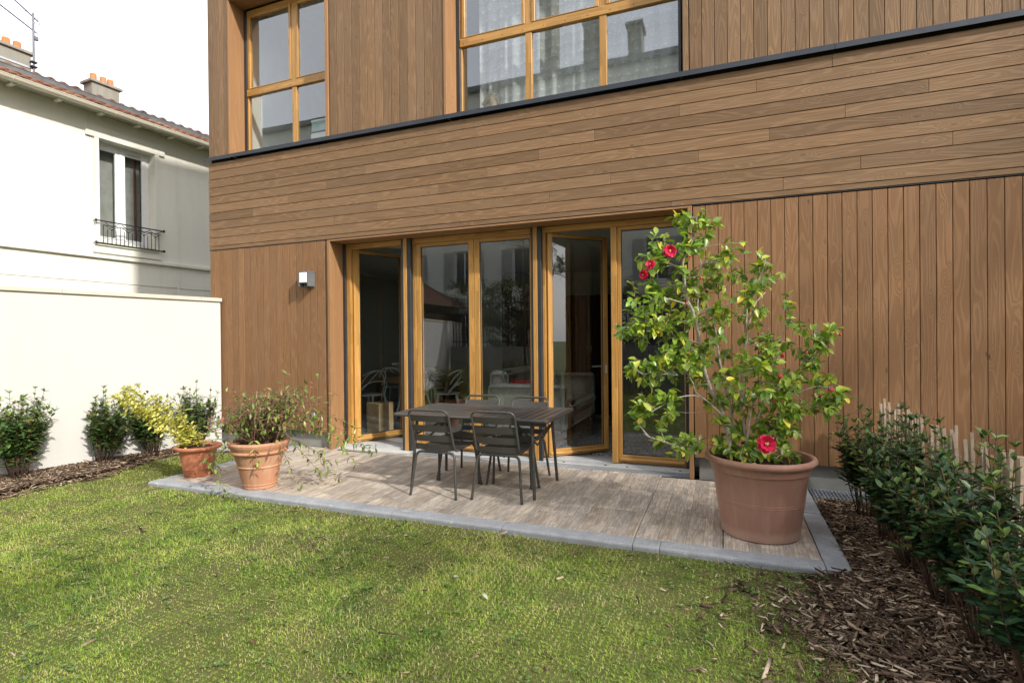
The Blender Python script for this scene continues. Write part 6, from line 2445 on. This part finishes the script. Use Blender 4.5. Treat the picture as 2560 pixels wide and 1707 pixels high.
rw = random.Random(4)
sp_ = [(-3.45, 2.05, 0.16, 150), (-3.15, 2.30, 0.10, 60), (-1.2, 2.0, 0.10, 12)]
weeds('clover', sp_, 4, 'dark green clover patch in the left part of the lawn', 0.009)
sp2 = [(rw.uniform(-5.6, 0.4), rw.uniform(1.3, 3.75), 0.045, rw.randint(2, 7)) for _ in range(330)]
weeds('broadleaf_weeds', sp2, 6, 'small broad leaved weeds scattered through the lawn', 0.015)
sp3 = [(0.25 + rw.uniform(-.25, .4), 3.74 + rw.uniform(-.05, .02), 0.03, 8) for _ in range(12)] + [(0.95, 3.75, 0.05, 5), (0.55, 3.6, 0.05, 8)]
weeds('kerbside_weeds', sp3, 8, 'little weeds sprouting against the kerb at the right patio corner', 0.013)


# fallen leaves on the lawn
def fallen(loc, rz, s, mat, label):
    me = leaf_mesh('fallen_leaf', mat, 0.5, 0.9, 0.5)
    # give it thickness
    o = bpy.data.objects.new('fallen_leaf', me)
    COL.objects.link(o)
    sol = o.modifiers.new('t', 'SOLIDIFY')
    sol.thickness = 0.02
    o.location = loc
    o.rotation_euler = (0.25, 0.1, rz)
    o.scale = (s, s, s)
    return tag(o, label, 'leaf')


DRYL = mat_plain('dry_leaf', (0.19, 0.10, 0.065), 0.8, 0.2, var=0.2)
PALEL = mat_plain('pale_dry_leaf', (0.40, 0.42, 0.32), 0.8, 0.2, var=0.1)
def onlawn(x, y, dz=0.03):
    return (x, y, float(lawn_z(np.array([x]), np.array([y]))[0]) + dz)
fallen(onlawn(0.10, 2.26), 0.4, 0.060, DRYL, 'curled reddish brown fallen leaf at the lower right of the lawn')
fallen(onlawn(-2.14, 1.95), 1.9, 0.055, DRYL, 'dark purple brown fallen leaf near the bottom left of the lawn')
fallen(onlawn(-1.55, 2.93), 1.2, 0.055, PALEL, 'pale grey green fallen leaf standing up in the middle of the lawn')
fallen(onlawn(-1.30, 2.80), -0.4, 0.050, PALEL, 'pale grey green fallen leaf lying flat in the middle of the lawn')
tw = MB().tube([onlawn(-1.62, 2.25, 0.03), onlawn(-1.52, 2.27, 0.035), onlawn(-1.45, 2.26, 0.03)], 0.004, 6)
tag(tw.build('dead_twig', BARKD, smooth=True), 'short dead twig lying on the lawn', 'twig')
# hose connector
hz_ = empty('hose_connector', (-6.05, 5.0, 0.0), 'grey hose connector with an orange ring on the mulch behind the small pot', 'hose')
ORG = mat_plain('orange_plastic', (0.75, 0.10, 0.03), 0.4, 0.4)
a_ = Vector((-6.22, 4.93, 0.03)); b_ = Vector((-6.02, 5.05, 0.045))
adopt(MB().tube([a_, a_.lerp(b_, .35), a_.lerp(b_, .4), b_], [0.016, 0.018, 0.014, 0.013], 10).build('body', GREYL, smooth=True, auto=40), hz_)
adopt(MB().tube([a_.lerp(b_, .12), a_.lerp(b_, .30)], 0.0205, 10).build('ring', ORG, smooth=True, auto=40), hz_)

# ================================================================== BEHIND THE CAMERA (seen in the panes)
def tree(loc, h, crown_r, n_leaf, label, seed, leaf=0.05, trunk_r=0.03, crown_z=None, name='garden_tree', mat=None, squash=1.0):
    r = random.Random(seed)
    e = empty(name, loc, label, 'tree')
    L0 = Vector(loc)
    m = MB()
    top = L0 + Vector((r.uniform(-.1, .1), r.uniform(-.1, .1), h))
    m.tube([L0 + Vector((0, 0, -.1)), L0.lerp(top, .4), L0.lerp(top, .8), top], [trunk_r, trunk_r * .8, trunk_r * .45, trunk_r * .15], 8)
    tips = []
    cz = crown_z or h * 0.65
    for k in range(46):
        t = r.uniform(0.28, 0.95)
        c = L0.lerp(top, t)
        a = r.uniform(0, 2 * PI)
        ll = crown_r * r.uniform(.5, 1.0) * math.sin(PI * min(1, max(0.1, (t - 0.15) / .9))) ** 0.6
        tip = c + Vector((math.cos(a) * ll, math.sin(a) * ll, ll * r.uniform(.25, .8) * squash))
        mid = c.lerp(tip, .5) + Vector((0, 0, -.04 * ll))
        m.tube([c, mid, tip], [trunk_r * .3, trunk_r * .2, trunk_r * .08], 5)
        tips.append((c, mid, tip))
        for q in range(5):
            b0 = mid.lerp(tip, r.random())
            b1 = b0 + Vector((r.uniform(-1, 1), r.uniform(-1, 1), r.uniform(-.3, 1))) * crown_r * .22
            m.tube([b0, b1], [trunk_r * .09, trunk_r * .04], 4)
            tips.append((b0, b0.lerp(b1, .5), b1))
    adopt(m.build('trunk', BARKD, smooth=True), e)
    P, D, N, L, Wd, T = [], [], [], [], [], []
    for k in range(n_leaf):
        c, mid, tip = r.choice(tips)
        p = mid.lerp(tip, r.random()) + Vector((r.gauss(0, 1), r.gauss(0, 1), r.gauss(0, 1))) * leaf * 0.7
        P.append(tuple(p)); D.append((r.uniform(-1, 1), r.uniform(-1, 1), r.uniform(-.7, .5))); N.append((r.uniform(-.6, .6), r.uniform(-.6, .6), 1))
        l = leaf * r.uniform(.6, 1.3)
        L.append(l); Wd.append(l * .6); T.append(r.random())
    P, D, N, L, Wd, T = map(np.array, (P, D, N, L, Wd, T))
    o = leaves_obj('crown', P, D, N, L, Wd, T, mat or LTREE, None)
    adopt(o, e)
    return e


tree((-5.0, -1.5, -0.05), 4.8, 1.1, 700, 'young thin tree beside a leaning stake, reflected in the door panes', 61, 0.05, 0.035)
tag(MB().tube([(-4.72, -1.45, -0.1), (-4.86, -1.47, 1.7)], 0.045, 10).build('tree_stake', POSTW, smooth=True, auto=40), 'leaning round wooden stake beside the young tree, reflected in a door pane', 'stake')
pys = [-6.4 + 0.105 * k for k in range(72)]
picket_fence('picket_fence', -2.9, pys, [0.9 + rp.uniform(-.04, .04) for _ in pys], 'split chestnut picket fence across the far end of the lawn, reflected in the panes', wire=False, axis='x', seed=5)
for k, (x, h) in enumerate(((-6.6, 1.0), (-5.9, 1.5), (-4.9, 1.2), (-3.6, 1.7), (-2.6, 1.4), (-1.2, 1.6))):
    shrub('background_shrub', (x, -2.5 - 0.2 * (k % 2), -0.05), h, 1.1, 16, ['low shrub, leftmost before the far picket fence', 'taller second shrub before the far picket fence', 'third shrub before the far picket fence', 'tall fourth shrub before the far picket fence', 'fifth shrub before the far picket fence', 'shrub farthest right before the far picket fence'][k], 'shrubs reflected in the door panes', 0.05, 9, 80 + k, mat=LTREE, spread=2.0)
for k, (x, y, h) in enumerate(((-10.5, -9.5, 4.0), (-7.6, -6.8, 3.4), (-5.6, -6.4, 3.8), (-3.5, -6.8, 3.2), (-1.2, -6.5, 3.6), (1.2, -6.8, 3.2))):
    tree((x, y, -0.05), h, 1.5, 3000, ['evergreen tree farthest left across the garden', 'second evergreen tree across the garden', 'third evergreen tree across the garden', 'fourth evergreen tree across the garden', 'fifth evergreen tree across the garden', 'evergreen tree farthest right across the garden'][k], 90 + k, 0.11, 0.06)
# opposite buildings
ob_ = empty('apartment_building', (-6, -14, 0), 'pale rendered apartment building across the garden, reflected in the glass', 'building')
wins = []
for fl_ in range(4):
    for k in range(-3, 7):
        wins.append((-17.0 + k * 3.4, -15.9 + k * 3.4, 1.0 + fl_ * 3.2, 3.0 + fl_ * 3.2))
mb = MB()
wall_grid(mb, (0, -14, 0), NX, Y_, -7.0, 30.0, -0.2, 14.6, 0.3, [(-w[1], -w[0], w[2], w[3]) for w in wins])
mb.box(-30.0, 7.0, -24.0, -14.301, -0.2, 14.6)
adopt(mb.build('wall', RENDC), ob_)
adopt(MB().box(-30.3, 7.3, -24.2, -13.7, 14.601, 14.85).build('cornice', ZINC), ob_)
mbr = MB()
mbr.add([(-30.3, -13.8, 14.86), (7.3, -13.8, 14.86), (7.3, -19, 16.2), (-30.3, -19, 16.2), (-30.3, -24.2, 14.86), (7.3, -24.2, 14.86)], [(0, 3, 2, 1), (3, 4, 5, 2), (0, 4, 3), (1, 2, 5), (0, 1, 5, 4)])
adopt(mbr.build('roof', ZINC), ob_)
SHUT = mat_plain('grey_shutter', (0.42, 0.42, 0.40), 0.7, 0.2)
for (a, b_, c, d) in wins:
    w = group_part('window', ob_)
    m = MB()
    for q in ((a + .001, a + 0.06, -14.2, -14.13, c, d), (b_ - 0.06, b_ - .001, -14.2, -14.13, c, d), (a + 0.061, b_ - 0.061, -14.2, -14.13, d - 0.06, d), (a + 0.061, b_ - 0.061, -14.2, -14.13, c, c + 0.06), ((a + b_) / 2 - 0.03, (a + b_) / 2 + 0.03, -14.2, -14.13, c + 0.061, d - 0.061)):
        m.box(*q)
    adopt(m.build('frame', WHITEP), w)
    adopt(MB().box(a + 0.06, b_ - 0.06, -14.22, -14.205, c + 0.06, d - 0.06).build('pane', ANTHRA), w)
    m = MB()
    for (s0, s1) in ((a - 0.62, a - 0.04), (b_ + 0.04, b_ + 0.62)):
        for q in range(20):
            m.box(s0, s1, -13.995, -13.965, c + q * 0.1, c + q * 0.1 + 0.085)
    o = m.build('shutter', SHUT)
    adopt(o, w)
ch = group_part('chimney', ob_)
for (a, b_, z1_) in ((-9.5, -8.7, 21.4), (-7.0, -6.0, 18.6), (-4.6, -3.9, 18.0), (-22.0, -20.0, 18.9)):
    adopt(MB().box(a, b_, -18.0, -16.8, 14.9, z1_).build('stack', CHIMC), ch)
    adopt(MB().box(a - .1, b_ + .1, -18.1, -16.7, z1_ + .001, z1_ + .15).build('cap', CHIMC), ch)
lb = empty('outbuilding', (-10.2, -5.0, 0), 'low outbuilding with a red tiled roof, reflected in the door pane', 'building')
adopt(MB().box(-13.6, -10.0, -7.5, -2.4, -0.2, 2.7).build('wall', DARKW), lb)
mbr = MB()
mbr.add([(-13.8, -7.7, 2.705), (-9.6, -7.7, 2.705), (-9.6, -2.2, 2.705), (-13.8, -2.2, 2.705), (-11.7, -7.7, 3.8), (-11.7, -2.2, 3.8)], [(0, 1, 2, 3), (1, 4, 5, 2), (0, 3, 5, 4), (0, 4, 1), (3, 2, 5)])
adopt(mbr.build('roof', mat_plain('red_tiles_far', (0.13, 0.065, 0.045), 0.8, 0.2, var=0.3)), lb)
# black iron railing on a wall
rr_ = empty('iron_railing', (-4, -4.5, 0), 'tall black iron railing across the garden, reflected in the door panes', 'railing')
adopt(MB().box(-8.8, 4, -4.6, -4.4, -0.2, 1.2).build('base_wall', CONC), rr_)
m = MB()
for k in range(110):
    x = -8.75 + k * 0.115
    m.box(x, x + 0.022, -4.512, -4.49, 1.201, 2.9)
for z_ in (1.35, 2.65):
    m.box(-8.78, 4, -4.54, -4.5125, z_, z_ + 0.04)
o = m.build('bars', IRON)
o['kind'] = 'stuff'
adopt(o, rr_)
# unseen tree row added off to the right to shade that side of the garden
for k, (x, y, h) in enumerate(((10.6, -5.4, 10.6), (12.0, -1.9, 11.3), (13.7, 1.7, 12.0))):
    tree((x, y, -0.05), h, 3.0, 11000, ['tall airy tree beyond the right edge, southern one', 'tall airy tree beyond the right edge, middle one', 'tall airy tree beyond the right edge, northern one'][k], 120 + k, 0.11, 0.12)
print('objects', len(bpy.data.objects))
